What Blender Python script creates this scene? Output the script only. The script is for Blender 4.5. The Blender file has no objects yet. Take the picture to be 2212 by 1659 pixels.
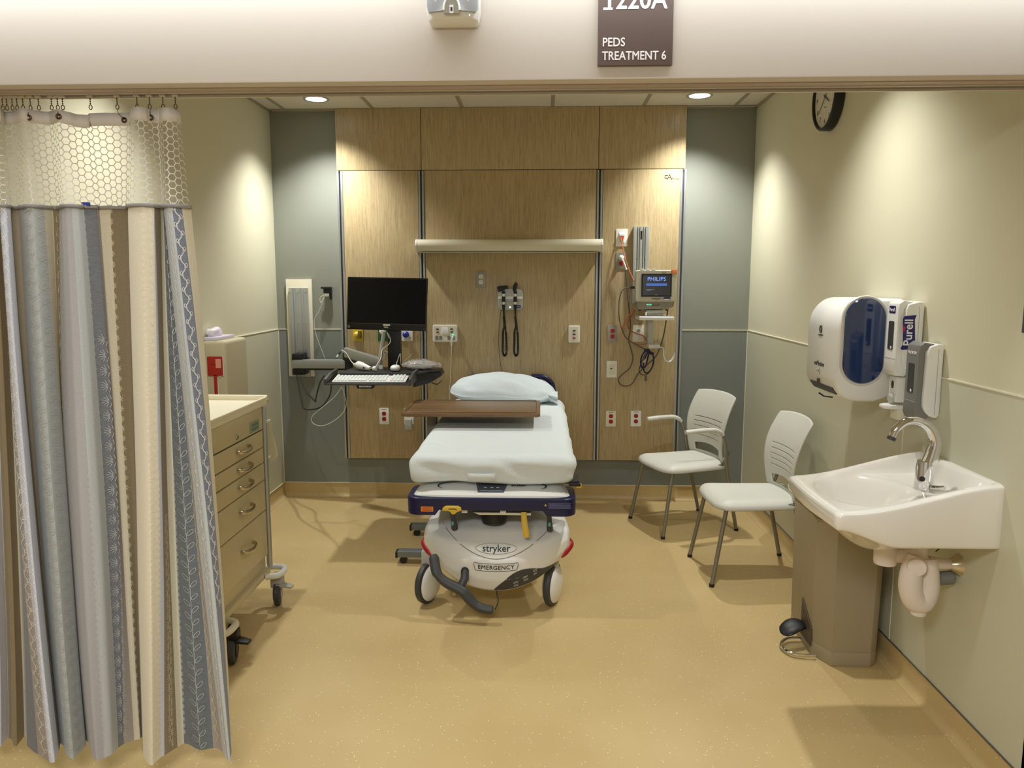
import bpy, bmesh, math, random
from mathutils import Vector, Matrix
random.seed(7)
PI = math.pi
C = bpy.context.scene.collection
# ---------------------------------------------------------------- camera frame (used to turn measured points into real positions on known planes)
FPX = 1660.0; H = 1.575
YAW = math.atan(64 / 1660); PITCH = math.atan(223.5 / 1660)
_s, _c = math.sin, math.cos
RV = Vector((_c(YAW), _s(YAW), 0)); FV = Vector((-_s(YAW) * _c(PITCH), _c(YAW) * _c(PITCH), -_s(PITCH)))
UV_ = Vector((-_s(YAW) * _s(PITCH), _c(YAW) * _s(PITCH), _c(PITCH)))
def ray(px, py): return FV + RV * ((px - 1106) / FPX) - UV_ * ((py - 829.5) / FPX)
def atY(px, py, y): d = ray(px, py); t = y / d.y; return Vector((d.x * t, y, H + d.z * t))
def atX(px, py, x): d = ray(px, py); t = x / d.x; return Vector((x, d.y * t, H + d.z * t))
def atZ(px, py, z): d = ray(px, py); t = (z - H) / d.z; return Vector((d.x * t, d.y * t, z))

# ---------------------------------------------------------------- materials
def lin(c): return tuple(((v / 255) / 12.92 if v / 255 <= 0.04045 else ((v / 255 + 0.055) / 1.055) ** 2.4) for v in c) + (1,)
_M = {}
def mat(name, col, rough=0.5, metal=0.0, bump=None, emit=None, alpha=None, trans=0.0, spec=0.5, coat=0.0, var=None):
    if name in _M: return _M[name]
    m = bpy.data.materials.new(name); m.use_nodes = True; _M[name] = m
    nt = m.node_tree; b = nt.nodes['Principled BSDF']
    b.inputs['Base Color'].default_value = lin(col); b.inputs['Roughness'].default_value = rough
    b.inputs['Metallic'].default_value = metal; b.inputs['Specular IOR Level'].default_value = spec
    b.inputs['Coat Weight'].default_value = coat; b.inputs['Coat Roughness'].default_value = 0.08
    if alpha is not None: b.inputs['Alpha'].default_value = alpha
    if trans: b.inputs['Transmission Weight'].default_value = trans
    if emit: b.inputs['Emission Color'].default_value = lin(emit[0]); b.inputs['Emission Strength'].default_value = emit[1]
    tc = nt.nodes.new('ShaderNodeTexCoord')
    if bump or var:
        n = nt.nodes.new('ShaderNodeTexNoise'); n.inputs['Scale'].default_value = (bump or (var[0],))[0]; n.inputs['Detail'].default_value = 4
        nt.links.new(tc.outputs['Object'], n.inputs['Vector'])
    if bump:
        bp = nt.nodes.new('ShaderNodeBump'); bp.inputs['Strength'].default_value = bump[1]; bp.inputs['Distance'].default_value = bump[2] if len(bump) > 2 else 0.002
        nt.links.new(n.outputs['Fac'], bp.inputs['Height']); nt.links.new(bp.outputs['Normal'], b.inputs['Normal'])
    if var:
        n2 = nt.nodes.new('ShaderNodeTexNoise'); n2.inputs['Scale'].default_value = var[0]; n2.inputs['Detail'].default_value = 3
        nt.links.new(tc.outputs['Object'], n2.inputs['Vector'])
        r = nt.nodes.new('ShaderNodeValToRGB'); r.color_ramp.elements[0].position = 0.35; r.color_ramp.elements[1].position = 0.65
        r.color_ramp.elements[0].color = lin(tuple(max(0, v - var[1]) for v in col)); r.color_ramp.elements[1].color = lin(tuple(min(255, v + var[1]) for v in col))
        nt.links.new(n2.outputs['Fac'], r.inputs['Fac']); nt.links.new(r.outputs['Color'], b.inputs['Base Color'])
    return m
def wood(name, base, dark, light, axis, scale, rough=0.45, streak=0.5):
    m = mat(name, base, rough); nt = m.node_tree; b = nt.nodes['Principled BSDF']; L = nt.links.new
    tc = nt.nodes.new('ShaderNodeTexCoord')
    def noise(sc, det):
        mp = nt.nodes.new('ShaderNodeMapping'); mp.inputs['Scale'].default_value = sc
        L(tc.outputs['Object'], mp.inputs['Vector'])
        n = nt.nodes.new('ShaderNodeTexNoise'); n.inputs['Scale'].default_value = 1; n.inputs['Detail'].default_value = det; n.inputs['Roughness'].default_value = 0.65
        L(mp.outputs['Vector'], n.inputs['Vector']); return n
    def sc(a, l): return tuple(l if i == axis else a for i in range(3))
    n1 = noise(sc(scale, scale * 0.045), 4); n2 = noise(sc(scale * 3.2, scale * 0.11), 3)
    r1 = nt.nodes.new('ShaderNodeValToRGB'); e = r1.color_ramp.elements
    e[0].position = 0.3; e[0].color = lin(base); e[1].position = 0.72; e[1].color = lin(light)
    L(n1.outputs['Fac'], r1.inputs['Fac'])
    r2 = nt.nodes.new('ShaderNodeValToRGB'); e = r2.color_ramp.elements
    e[0].position = 0.30; e[0].color = (1, 1, 1, 1); e[1].position = 0.45; e[1].color = (0, 0, 0, 1)
    L(n2.outputs['Fac'], r2.inputs['Fac'])
    mu = nt.nodes.new('ShaderNodeMath'); mu.operation = 'MULTIPLY'; mu.inputs[1].default_value = streak; L(r2.outputs['Color'], mu.inputs[0])
    mx = nt.nodes.new('ShaderNodeMix'); mx.data_type = 'RGBA'; mx.inputs['B'].default_value = lin(dark)
    L(mu.outputs[0], mx.inputs['Factor']); L(r1.outputs['Color'], mx.inputs['A']); L(mx.outputs['Result'], b.inputs['Base Color'])
    return m
def floor_mat():
    m = mat('speckled_sheet_vinyl', (192, 170, 118), 0.36, spec=0.4); nt = m.node_tree; b = nt.nodes['Principled BSDF']; L = nt.links.new
    tc = nt.nodes.new('ShaderNodeTexCoord')
    base = None
    for scale, thr, col in ((48, 0.085, (246, 240, 220)), (27, 0.055, (252, 247, 230)), (41, 0.05, (150, 128, 88))):
        v = nt.nodes.new('ShaderNodeTexVoronoi'); v.inputs['Scale'].default_value = scale; L(tc.outputs['Object'], v.inputs['Vector'])
        wn = nt.nodes.new('ShaderNodeMath'); wn.operation = 'LESS_THAN'; wn.inputs[1].default_value = thr; L(v.outputs['Distance'], wn.inputs[0])
        mx = nt.nodes.new('ShaderNodeMix'); mx.data_type = 'RGBA'; mx.inputs['B'].default_value = lin(col)
        if base is None:
            n = nt.nodes.new('ShaderNodeTexNoise'); n.inputs['Scale'].default_value = 2.3; L(tc.outputs['Object'], n.inputs['Vector'])
            r = nt.nodes.new('ShaderNodeValToRGB'); r.color_ramp.elements[0].position = .3; r.color_ramp.elements[1].position = .7
            r.color_ramp.elements[0].color = lin((194, 169, 117)); r.color_ramp.elements[1].color = lin((202, 178, 127)); L(n.outputs['Fac'], r.inputs['Fac']); base = r.outputs['Color']
        L(wn.outputs[0], mx.inputs['Factor']); L(base, mx.inputs['A']); base = mx.outputs['Result']
    L(base, b.inputs['Base Color']); return m

M_FLOOR = floor_mat()
M_WALL = mat('beige_wall_paint', (212, 208, 182), 0.55, bump=(260, .12, .0006))
M_WAINS = mat('beige_wall_sheet', (200, 198, 174), 0.35)
M_HEAD = mat('header_paint', (206, 199, 190), 0.7, bump=(200, .15, .0006))
M_GREY = mat('grey_green_wall_paint', (136, 139, 129), 0.5, bump=(260, .12, .0006))
M_GREYL = mat('grey_green_wall_sheet', (126, 132, 127), 0.3)
M_CEIL = mat('ceiling_tile_board', (206, 200, 186), 0.9, bump=(400, .3, .0008))
M_GRID = mat('ceiling_grid_metal', (150, 144, 126), 0.6)
M_BEAD = mat('pale_bead', (226, 220, 198), 0.5)
M_BEADG = mat('grey_metal_strip', (110, 110, 108), 0.4, metal=.6)
M_PANEL = wood('vertical_grain_laminate', (166, 146, 108), (110, 91, 62), (192, 173, 134), 2, 105, .42, .55)
M_TABLE = wood('walnut_laminate', (106, 80, 52), (74, 54, 35), (130, 102, 70), 0, 26, .28, .6)
M_ALU = mat('brushed_aluminium', (178, 182, 184), 0.35, metal=.75)
M_DARK = mat('dark_groove', (60, 64, 66), 0.6)
M_WHITE = mat('white_plastic', (232, 232, 228), 0.32)
M_IVORY = mat('ivory_plastic', (224, 218, 196), 0.4)
M_LGREY = mat('light_grey_plastic', (176, 176, 168), 0.45)
M_PLGREY = mat('grey_outlet_plate', (150, 148, 136), 0.4, metal=.3)
M_MGREY = mat('mid_grey_plastic', (120, 120, 116), 0.5)
M_DGREY = mat('dark_grey_plastic', (62, 62, 62), 0.5)
M_BLACK = mat('black_plastic', (13, 13, 15), 0.45)
M_RED = mat('red_plastic', (160, 14, 20), 0.4)
M_NAVY = mat('navy_blue_plastic', (14, 16, 66), 0.38)
M_YEL = mat('yellow_plastic', (222, 188, 66), 0.45)
M_SHEET = mat('white_bed_sheet', (218, 225, 226), 0.85, bump=(20, .5, .008))
M_PILLOW = mat('pale_blue_pillowcase', (214, 226, 230), 0.85, bump=(22, .45, .008))
M_PORC = mat('white_porcelain', (236, 233, 224), 0.12, coat=.6)
M_CHROME = mat('polished_chrome', (225, 225, 228), 0.06, metal=1)
M_SATIN = mat('satin_nickel', (200, 192, 170), 0.25, metal=1)
M_CHAIR = mat('warm_grey_chair_shell', (206, 206, 196), 0.5, bump=(500, .1, .0005))
M_LEG = mat('silver_powder_coat', (136, 132, 118), 0.4, metal=.55)
M_CAN = mat('taupe_can_plastic', (160, 147, 120), 0.55, bump=(300, .12, .0006))
M_CART = mat('cream_powder_coat', (206, 194, 158), 0.32)
M_CARTTOP = mat('cream_cart_top', (236, 230, 206), 0.4)
M_CHIP = mat('screen_glass_dark', (3, 4, 10), 0.25, spec=.25)
M_CLEAR = mat('clear_plastic_film', (235, 238, 240), 0.12, alpha=.38)
M_FROST = mat('frosted_plastic', (216, 210, 180), 0.3, alpha=.6)
M_EMIT = mat('lamp_lens', (255, 255, 255), 0.4, emit=((214, 226, 255), 3.0))
M_GLED = mat('green_indicator', (60, 255, 170), 0.4, emit=((70, 255, 180), 1.6))
M_ORANGE = mat('orange_cable', (196, 112, 72), 0.45)
M_CABLEG = mat('grey_cable', (92, 84, 72), 0.5)
M_CABLEW = mat('white_cable', (218, 214, 200), 0.5)
M_BROWN = mat('brown_sign_plate', (96, 80, 74), 0.55)
M_LETTER = mat('white_sign_letter', (236, 232, 236), 0.5)
M_INK = mat('black_print', (30, 28, 28), 0.5)

# ---------------------------------------------------------------- mesh helpers
class MB:
    def __init__(s): s.bm = bmesh.new()
    def box(s, lo, hi):
        lo = Vector(lo); hi = Vector(hi)
        v = [s.bm.verts.new((x, y, z)) for x in (lo.x, hi.x) for y in (lo.y, hi.y) for z in (lo.z, hi.z)]
        for f in ((0, 1, 3, 2), (4, 6, 7, 5), (0, 4, 5, 1), (2, 3, 7, 6), (0, 2, 6, 4), (1, 5, 7, 3)): s.bm.faces.new([v[i] for i in f])
        return s
    def rings(s, rings, cap0=True, cap1=True, closed=True):
        R = [[s.bm.verts.new(p) for p in r] for r in rings]; n = len(R[0])
        for a, b in zip(R, R[1:]):
            for i in range(n if closed else n - 1):
                j = (i + 1) % n; s.bm.faces.new((a[i], a[j], b[j], b[i]))
        if cap0: s.bm.faces.new(R[0][::-1])
        if cap1: s.bm.faces.new(R[-1])
        return s
    def prism(s, pts, d):
        d = Vector(d); pts = [Vector(p) for p in pts]
        return s.rings([pts, [p + d for p in pts]])
    def tube(s, pts, r, n=8, closed=False, flat=1.0, up=None):
        pts = [Vector(p) for p in pts]; k = len(pts); rs = r if isinstance(r, (list, tuple)) else [r] * k
        T = []
        for i in range(k):
            if closed: t = pts[(i + 1) % k] - pts[i - 1]
            else: t = pts[min(i + 1, k - 1)] - pts[max(i - 1, 0)]
            T.append(t.normalized())
        nrm = Vector(up) if up else (Vector((0, 0, 1)) if abs(T[0].z) < .9 else Vector((0, 1, 0)))
        out = []
        for i in range(k):
            nrm = (Vector(up) if up else nrm); nrm = (nrm - T[i] * nrm.dot(T[i])).normalized(); b = T[i].cross(nrm)
            out.append([pts[i] + (nrm * math.cos(2 * PI * j / n) * flat + b * math.sin(2 * PI * j / n)) * rs[i] for j in range(n)])
        if closed: s.rings(out + [out[0]], False, False)
        else: s.rings(out)
        return s
    def cyl(s, a, b, r, n=20, r2=None): return s.tube([a, b], [r, r if r2 is None else r2], n)
    def lathe(s, prof, axis, origin, n=28):
        # prof: (radius, height) along axis
        ax = Vector(axis).normalized(); o = Vector(origin)
        u = ax.orthogonal().normalized(); v = ax.cross(u)
        return s.rings([[o + ax * h + (u * math.cos(2 * PI * j / n) + v * math.sin(2 * PI * j / n)) * max(r, 1e-4) for j in range(n)] for r, h in prof])
    def grid(s, fn, nu, nv, skip=None):
        V = [[s.bm.verts.new(fn(i / nu, j / nv)) for j in range(nv + 1)] for i in range(nu + 1)]
        for i in range(nu):
            for j in range(nv):
                if skip and skip((i + .5) / nu, (j + .5) / nv): continue
                s.bm.faces.new((V[i][j], V[i + 1][j], V[i + 1][j + 1], V[i][j + 1]))
        return s
    def ball(s, c, r, n=16):
        c = Vector(c); r = Vector(r) if hasattr(r, '__len__') else Vector((r, r, r))
        return s.grid(lambda a, b: c + Vector((r.x * math.cos(a * 2 * PI) * math.sin(b * PI), r.y * math.sin(a * 2 * PI) * math.sin(b * PI), r.z * math.cos(b * PI))), n, n // 2)
def smoothpath(pts, n=6, closed=False):
    pts = [Vector(p) for p in pts]; k = len(pts); out = []
    def g(i): return pts[i % k] if closed else pts[max(0, min(k - 1, i))]
    for i in range(k if closed else k - 1):
        a, b, c, d = g(i - 1), g(i), g(i + 1), g(i + 2)
        for j in range(n):
            t = j / n; out.append(.5 * ((2 * b) + (c - a) * t + (2 * a - 5 * b + 4 * c - d) * t * t + (3 * b - a - 3 * c + d) * t ** 3))
    if not closed: out.append(pts[-1])
    return out
def rrect(w, h, r, n=5, cx=0, cy=0):
    out = []
    for (sx, sy, a0) in ((1, 1, 0), (-1, 1, 90), (-1, -1, 180), (1, -1, 270)):
        for k in range(n + 1):
            a = math.radians(a0 + 90 * k / n); out.append((cx + sx * (w / 2 - r) + r * math.cos(a), cy + sy * (h / 2 - r) + r * math.sin(a)))
    return out
def frame(o, right, up):
    right = Vector(right).normalized(); up = Vector(up).normalized(); n = right.cross(up).normalized()
    m = Matrix((right, up, n)).transposed().to_4x4(); m.translation = Vector(o); return m
def on(fr, pts, d=0): return [fr @ Vector((p[0], p[1], d)) for p in pts]
def build(name, mb, m, parent=None, bevel=0, seg=2, smooth=True, subsurf=0, solid=0, ang=35, label=None, limit=30):
    bm = mb.bm
    bmesh.ops.remove_doubles(bm, verts=bm.verts, dist=1e-5)
    bmesh.ops.recalc_face_normals(bm, faces=bm.faces)
    if bevel:
        es = [e for e in bm.edges if len(e.link_faces) == 2 and e.calc_face_angle(0) > math.radians(limit)]
        bmesh.ops.bevel(bm, geom=es, offset=bevel, segments=seg, profile=.6, affect='EDGES', clamp_overlap=True)
    me = bpy.data.meshes.new(name); bm.to_mesh(me); bm.free()
    if smooth:
        me.shade_smooth()
        try: me.set_sharp_from_angle(angle=math.radians(ang))
        except Exception: pass
    for mm in (m if isinstance(m, (list, tuple)) else [m]): me.materials.append(mm)
    o = bpy.data.objects.new(name, me); C.objects.link(o)
    if solid:
        md = o.modifiers.new('t', 'SOLIDIFY'); md.thickness = solid; md.offset = 0
    if subsurf:
        md = o.modifiers.new('s', 'SUBSURF'); md.levels = md.render_levels = subsurf
    if parent: attach(o, parent)
    if label: o['label'] = label
    return o
def attach(o, parent):
    o.parent = parent
    if parent.type == 'EMPTY' and not parent.get('_loc'): o.matrix_parent_inverse = Matrix.Translation(-Vector(parent.location))
def tag(o, label, cat, group=None):
    o['label'] = label; o['category'] = cat
    if group: o['group'] = group
    return o
LOCALS = []
def thing(name, label, cat, loc=(0, 0, 0), group=None, local=False):
    o = bpy.data.objects.new(name, None); C.objects.link(o); o.location = loc; o.empty_display_size = .05
    if local: o['_loc'] = 1; LOCALS.append(o)
    return tag(o, label, cat, group)
def struct(name, mb, m, parent=None, **k):
    o = build(name, mb, m, parent, **k)
    if not parent: o['kind'] = 'structure'
    return o
def text(parent, s, size, fr, m, name='lettering', off=0, ext=.0004, align='CENTER', bold=0, sx=1.0, spacing=1.0):
    cu = bpy.data.curves.new('txt', 'FONT'); cu.body = s; cu.size = size; cu.extrude = ext; cu.align_x = align; cu.align_y = 'CENTER'; cu.resolution_u = 3; cu.space_character = spacing
    t = bpy.data.objects.new('txt', cu); C.objects.link(t)
    bpy.context.view_layer.update()
    me = bpy.data.meshes.new_from_object(t.evaluated_get(bpy.context.evaluated_depsgraph_get()))
    bpy.data.objects.remove(t)
    me.transform(fr @ Matrix.Translation((0, 0, off)) @ Matrix.Diagonal((sx, 1, 1, 1)))
    if bold:
        b_ = bmesh.new(); ax = [(fr.to_3x3() @ Vector(v)) * bold for v in ((1, 0, 0), (-1, 0, 0), (0, 1, 0), (0, -1, 0))]; tmp = me.copy()
        for k_, a_x in enumerate(ax):
            m2 = tmp.copy(); m2.transform(Matrix.Translation(a_x + (fr.to_3x3() @ Vector((0, 0, 1))) * 1.2e-4 * k_)); b_.from_mesh(m2)
        b_.to_mesh(me); b_.free()
    me.materials.clear(); me.materials.append(m)
    o = bpy.data.objects.new(name, me); C.objects.link(o)
    if parent: attach(o, parent)
    return o
BK = lambda x, z, y: frame((x, y, z), (1, 0, 0), (0, 0, 1))      # faces the room from the far wall
RW = lambda y, z, x: frame((x, y, z), (0, -1, 0), (0, 0, 1))     # faces the room from the right wall
def plate(fr, w, h, t, r=.004, cx=0, cy=0, d0=0):
    mb = MB(); mb.rings([on(fr, rrect(w, h, r, 4, cx, cy), d0), on(fr, rrect(w, h, r, 4, cx, cy), d0 + t)]); return mb

# ================================================================ ROOM
XL, XR, YB, YF, ZC = -1.89, 1.445, 5.45, 2.19, 2.735
HZ = 2.10
struct('floor', MB().box((-3.6, -2.2, -.08), (3.6, 5.6, 0)), M_FLOOR, smooth=False)
ceil = struct('ceiling', MB().box((XL - .1, 2.226, ZC), (XR + .1, 5.6, ZC + .05)), M_CEIL, smooth=False)
g = MB()
for x in (-1.765, -1.155, -.545, .065, .675, 1.285): g.box((x - .012, 2.23, ZC - .003), (x + .012, YB, ZC + .001))
for y in (5.39, 4.78, 4.17, 3.56, 2.95, 2.34): g.box((XL, y - .012, ZC - .0035), (XR, y + .012, ZC + .001))
for a, b in (((XL, 2.23), (XL + .02, YB)), ((XR - .02, 2.23), (XR, YB)), ((XL, YB - .02), (XR, YB))): g.box((a[0], a[1], ZC - .006), (b[0], b[1], ZC + .001))
struct('ceiling_grid', g, M_GRID, ceil, smooth=False)
ZK = 2.46
ceil2 = struct('ceiling_corridor', MB().box((-3.6, -2.2, ZK), (3.6, 2.12, ZK + .05)), M_CEIL, smooth=False)
RH = 1.229; CB = .104
wb = struct('wall_back', MB().box((XL - .1, YB, 0), (XR + .1, YB + .12, ZC)), M_GREY, smooth=False)
struct('lower_sheet', MB().box((XL, YB - .004, CB), (XR, YB + .01, RH)), M_GREYL, wb, smooth=False)
struct('bead_strip', MB().box((XL, YB - .007, RH - .002), (XR, YB, RH + .003)), M_BEAD, wb, smooth=False)
wl = struct('wall_left', MB().box((XL - .12, YF, 0), (XL, YB + .1, ZC)), M_WALL, smooth=False)
struct('lower_sheet', MB().box((XL - .01, YF, CB), (XL + .004, YB, RH)), M_WAINS, wl, smooth=False)
struct('bead_strip', MB().box((XL, YF, RH - .002), (XL + .007, YB, RH + .003)).box((XL, YB - .012, CB), (XL + .007, YB - .004, RH)), M_BEAD, wl, smooth=False)
wr = struct('wall_right', MB().box((XR, YF, 0), (XR + .12, YB + .1, ZC)), M_WALL, smooth=False)
struct('lower_sheet', MB().box((XR - .004, YF, CB), (XR + .01, YB, RH)), M_WAINS, wr, smooth=False)
struct('bead_strip', MB().box((XR - .007, YF, RH - .002), (XR, YB, RH + .003)).box((XR - .007, YB - .012, CB), (XR, YB - .004, RH)).box((XR - .006, 3.062, CB), (XR, 3.067, RH)), M_BEAD, wr, smooth=False)
# coved skirting: the floor sheet turned up the wall
def cove(name, a, b, nrm):
    a = Vector(a); b = Vector(b); n = Vector(nrm); prof = [(0, 0), (0, CB), (.005, CB), (.005, .035)]
    prof += [(.005 + .03 * (1 - math.cos(t)), .035 - .033 * math.sin(t)) for t in (PI / 8, PI / 4, 3 * PI / 8, PI / 2)] + [(.035, 0)]
    mb = MB(); R = [[p + n * d + Vector((0, 0, z)) for d, z in prof] for p in (a, b)]
    mb.rings(R); o = struct(name, mb, M_FLOOR, ang=60); return o
cb = cove('baseboard_back', (XL, YB, 0), (XR, YB, 0), (0, -1, 0))
struct('cap_strip', MB().box((XL, YB - .009, CB), (XR, YB, CB + .004)), M_BEAD, cb, smooth=False)
cl = cove('baseboard_left', (XL, YF, 0), (XL, YB, 0), (1, 0, 0))
struct('cap_strip', MB().box((XL, YF, CB), (XL + .009, YB, CB + .003)), M_BEAD, cl, smooth=False)
cr = cove('baseboard_right', (XR, YF, 0), (XR, YB, 0), (-1, 0, 0))
struct('cap_strip', MB().box((XR - .009, YF, CB), (XR, YB, CB + .004)), M_BEADG, cr, smooth=False)
# header over the opening and the corridor around the camera
struct('wall_header', MB().box((-3.6, 2.12, HZ), (3.6, 2.226, ZC + .1)), M_HEAD, bevel=.004)
struct('wall_front', MB().box((-3.6, 2.12, 0), (XL - .12, 2.226, HZ)).box((XR + .12, 2.12, 0), (3.6, 2.226, HZ)), M_HEAD, smooth=False)
struct('wall_corridor', MB().box((-3.6, -2.3, 0), (3.6, -2.2, ZC)), M_HEAD, smooth=False)
struct('wall_corridor_left', MB().box((-3.7, -2.2, 0), (-3.6, 2.2, ZC)), M_HEAD, smooth=False)
struct('wall_corridor_right', MB().box((3.6, -2.2, 0), (3.7, 2.2, ZC)), M_HEAD, smooth=False)
struct('trim_1', MB().box((-3.4, 2.166, HZ - .003), (3.4, 2.212, HZ + .001)), mat('taupe_channel', (176, 160, 150), .5), smooth=False)

# curtain track
tr = thing('curtain_track', 'long white curtain track under the header over the bay opening', 'curtain track', (0, 2.22, HZ))
build('rail', MB().box((-3.2, 2.200, HZ - .006), (2.2, 2.207, HZ)).box((-3.2, 2.226, HZ - .012), (2.2, 2.234, HZ)).box((-3.2, 2.2, HZ - .002), (2.2, 2.23, HZ)), mat('track_white', (206, 198, 182), .4, metal=.2), tr, smooth=False)
build('slot', MB().box((-3.2, 2.208, HZ - .006), (2.2, 2.225, HZ - .003)), mat('track_slot', (120, 114, 110), .6), tr, smooth=False)

# ceiling lights
def downlight(x, y, label, grp, en=76):
    t = thing('ceiling_downlight', label, 'ceiling light', (x, y, ZC), grp)
    mb = MB(); mb.lathe([(.082, 0), (.084, -.004), (.078, -.006), (.066, -.003), (.064, .012)], (0, 0, 1), (x, y, ZC)); 
    build('trim_ring', mb, mat('downlight_ring', (170, 164, 152), .5), t, ang=50)
    build('lens', MB().lathe([(.0655, 0), (.0655, -.0032)], (0, 0, 1), (x, y, ZC)), M_EMIT, t)
    l = bpy.data.lights.new('downlight_lamp', 'SPOT'); l.energy = en; l.spot_size = math.radians(112); l.spot_blend = 1.0; l.shadow_soft_size = .035; l.color = (1, 1, .97)
    lo = bpy.data.objects.new('downlight_lamp', l); lo.location = (x, y, ZC - .02); C.objects.link(lo)
downlight(-1.46, 5.10, 'round recessed ceiling light on the left, above the computer arm', 'recessed ceiling lights')
downlight(.99, 5.10, 'round recessed ceiling light on the right, near the wall clock side', 'recessed ceiling lights')
for x in (-1.46, .99): downlight(x, 3.30, 'round recessed ceiling light behind the header in the front half of the bay', 'front recessed ceiling lights', 60)
def troffer(x, y, sx, sy, e, label):
    t = thing('ceiling_panel_light', label, 'ceiling light', (x, y, ZK))
    build('frame', MB().box((x - sx / 2 - .02, y - sy / 2 - .02, ZK - .012), (x + sx / 2 + .02, y + sy / 2 + .02, ZK + .001)), M_WHITE, t, smooth=False)
    l = bpy.data.lights.new('panel_lamp', 'AREA'); l.shape = 'RECTANGLE'; l.size = sx; l.size_y = sy; l.energy = e; l.color = (.93, .97, 1.0)
    lo = bpy.data.objects.new('panel_lamp', l); lo.location = (x, y, ZK - .016); C.objects.link(lo)
troffer(-.1, 2.005, 4.4, .08, 10.5, 'long slim corridor ceiling light in front of the bay')
troffer(-.5, -.2, 1.2, .6, 52, 'corridor ceiling light above and behind the viewer')

# ================================================================ HEADWALL
PY = 5.37
hw = thing('headwall_unit', 'wide pale wood headwall cladding behind the bed with metal rails', 'wall panel', (-.23, YB, .308))
for (x0, x1) in ((-1.412, -.829), (-.825, .378), (.382, .962)):
    build('upper_panel', MB().box((x0, PY, 2.324), (x1, YB, 2.733)), M_PANEL, hw, bevel=.002)
for (x0, x1) in ((-1.372, -.852), (-.808, .368), (.412, .936)):
    build('lower_panel', MB().box((x0, PY, .308), (x1, YB - .004, 2.320)), M_PANEL, hw, bevel=.002)
for x in (-1.392, -.830, .390, .952):
    w = .019
    r = build('metal_rail', MB().box((x - w, PY - .004, .308), (x - .006, YB - .004, 2.318)).box((x + .006, PY - .004, .308), (x + w, YB - .004, 2.318)), M_ALU, hw, bevel=.001)
    build('slot', MB().box((x - .006, PY + .012, .308), (x + .006, YB - .01, 2.316)), M_DARK, r, smooth=False)
p = atY(1447, 383, PY); f = BK(p.x + .012, p.z - .008, PY)
text(hw, 'A', .05, BK(p.x - .002, p.z, PY), M_INK, sx=1.0)
text(hw, 'mico', .026, BK(p.x + .038, p.z - .010, PY), M_INK)
build('logo_swash', MB().tube(smoothpath([on(BK(p.x - .02, p.z, PY), [(a, b)], -.0)[0] + Vector((0, -.001, 0)) for a, b in ((.008, .012), (-.012, .014), (-.012, -.002), (.004, -.006))], 5), .0014, 6), M_INK, hw)

# overbed light fixture
lf = thing('overbed_light', 'long cream horizontal overbed wall light above the stretcher', 'light fixture', (-.23, PY, 1.77))
prof = [(0, -.0), (-.035, -.0), (-.060, .008), (-.078, .022), (-.086, .045), (-.080, .064), (-.062, .080), (-.036, .086), (0, .086)]
def lfx(x0, x1, s=1.0): return MB().rings([[Vector((x, PY + d * s, 1.769 + (z - .043) * s + .043)) for d, z in prof] for x in (x0, x1)])
build('housing', lfx(-.852, .398), M_IVORY, lf, ang=65)
build('end_cap', lfx(-.866, -.853, 1.03), M_WHITE, lf, bevel=.002); build('end_cap', lfx(.399, .412, 1.03), M_WHITE, lf, bevel=.002)
build('lens', MB().box((-.83, PY - .055, 1.763), (.376, PY - .006, 1.7685)), mat('dim_lens', (190, 186, 160), .5), lf)

# ================================================================ OUTLETS AND WALL PLATES
def ovalpts(w, h, cx=0, cy=0, n=20): return [(cx + w / 2 * math.cos(2 * PI * i / n), cy + h / 2 * math.sin(2 * PI * i / n)) for i in range(n)]
def receptacle(par, fr, cy, m, slots=M_BLACK):
    pts = [(max(-.0145, min(.0145, x)) , y) for x, y in ovalpts(.035, .029, 0, cy, 24)]
    r = build('receptacle', MB().rings([on(fr, pts, .004), on(fr, pts, .0075)]), m, par)
    mb = MB()
    for x, y, w, h in ((-.006, cy + .003, .002, .008), (.006, cy + .003, .002, .008), (0, cy - .008, .004, .004)):
        mb.rings([on(fr, rrect(w, h, .0008, 1, x, y), .0074), on(fr, rrect(w, h, .0008, 1, x, y), .0078)])
    build('slots', mb, slots, r)
    return r
def duplex(x, z, w, h, pm, rm, label, grp=None, loaded=(0, 1)):
    t = thing('wall_outlet', label, 'outlet', (x, PY, z - h / 2), grp); fr = BK(x, z, PY)
    build('face_plate', plate(fr, w, h, .0055), pm, t, bevel=.0015)
    for k in loaded: receptacle(t, fr, .0195 - .039 * k, rm)
    build('caption', plate(fr, .034, .004, .0003, .001, 0, h / 2 - .009, .0055), M_MGREY, t)
    return t, fr
def mid(x0, y0, x1, y1): a = atY(x0, y0, PY); b = atY(x1, y1, PY); return (a.x + b.x) / 2, (a.z + b.z) / 2
duplex(*mid(1029, 586, 1049, 621), .070, .115, M_PLGREY, M_IVORY, 'grey wall outlet with two ivory sockets under the overbed light, left of the otoscope station')
duplex(*mid(1312, 703, 1334, 738), .072, .115, M_PLGREY, M_RED, 'grey plate with two red sockets beside the toggle switch, below the patient monitor')
duplex(*mid(1309, 888, 1330, 921), .070, .112, M_IVORY, M_RED, 'beige low outlet with two red sockets, nearer the bed of the right-hand low pair')
duplex(*mid(1363, 887, 1384, 921), .072, .112, M_WHITE, M_RED, 'bright white low outlet with two red sockets beside the armchair armrest')
duplex(*mid(820, 881, 840, 917), .068, .116, M_WHITE, M_RED, 'white low outlet with two empty red sockets under the keyboard tray')
t, f = duplex(*mid(874, 881, 893, 917), .068, .116, M_WHITE, M_RED, 'low outlet with red sockets and a grey adapter plugged in, by the wooden tabletop', None, (0,))
build('plug_adapter', MB().rings([on(f, rrect(.046, .078, .008, 4, 0, -.055), d) for d in (.006, .045)]), M_LGREY, t, bevel=.004)
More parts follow.
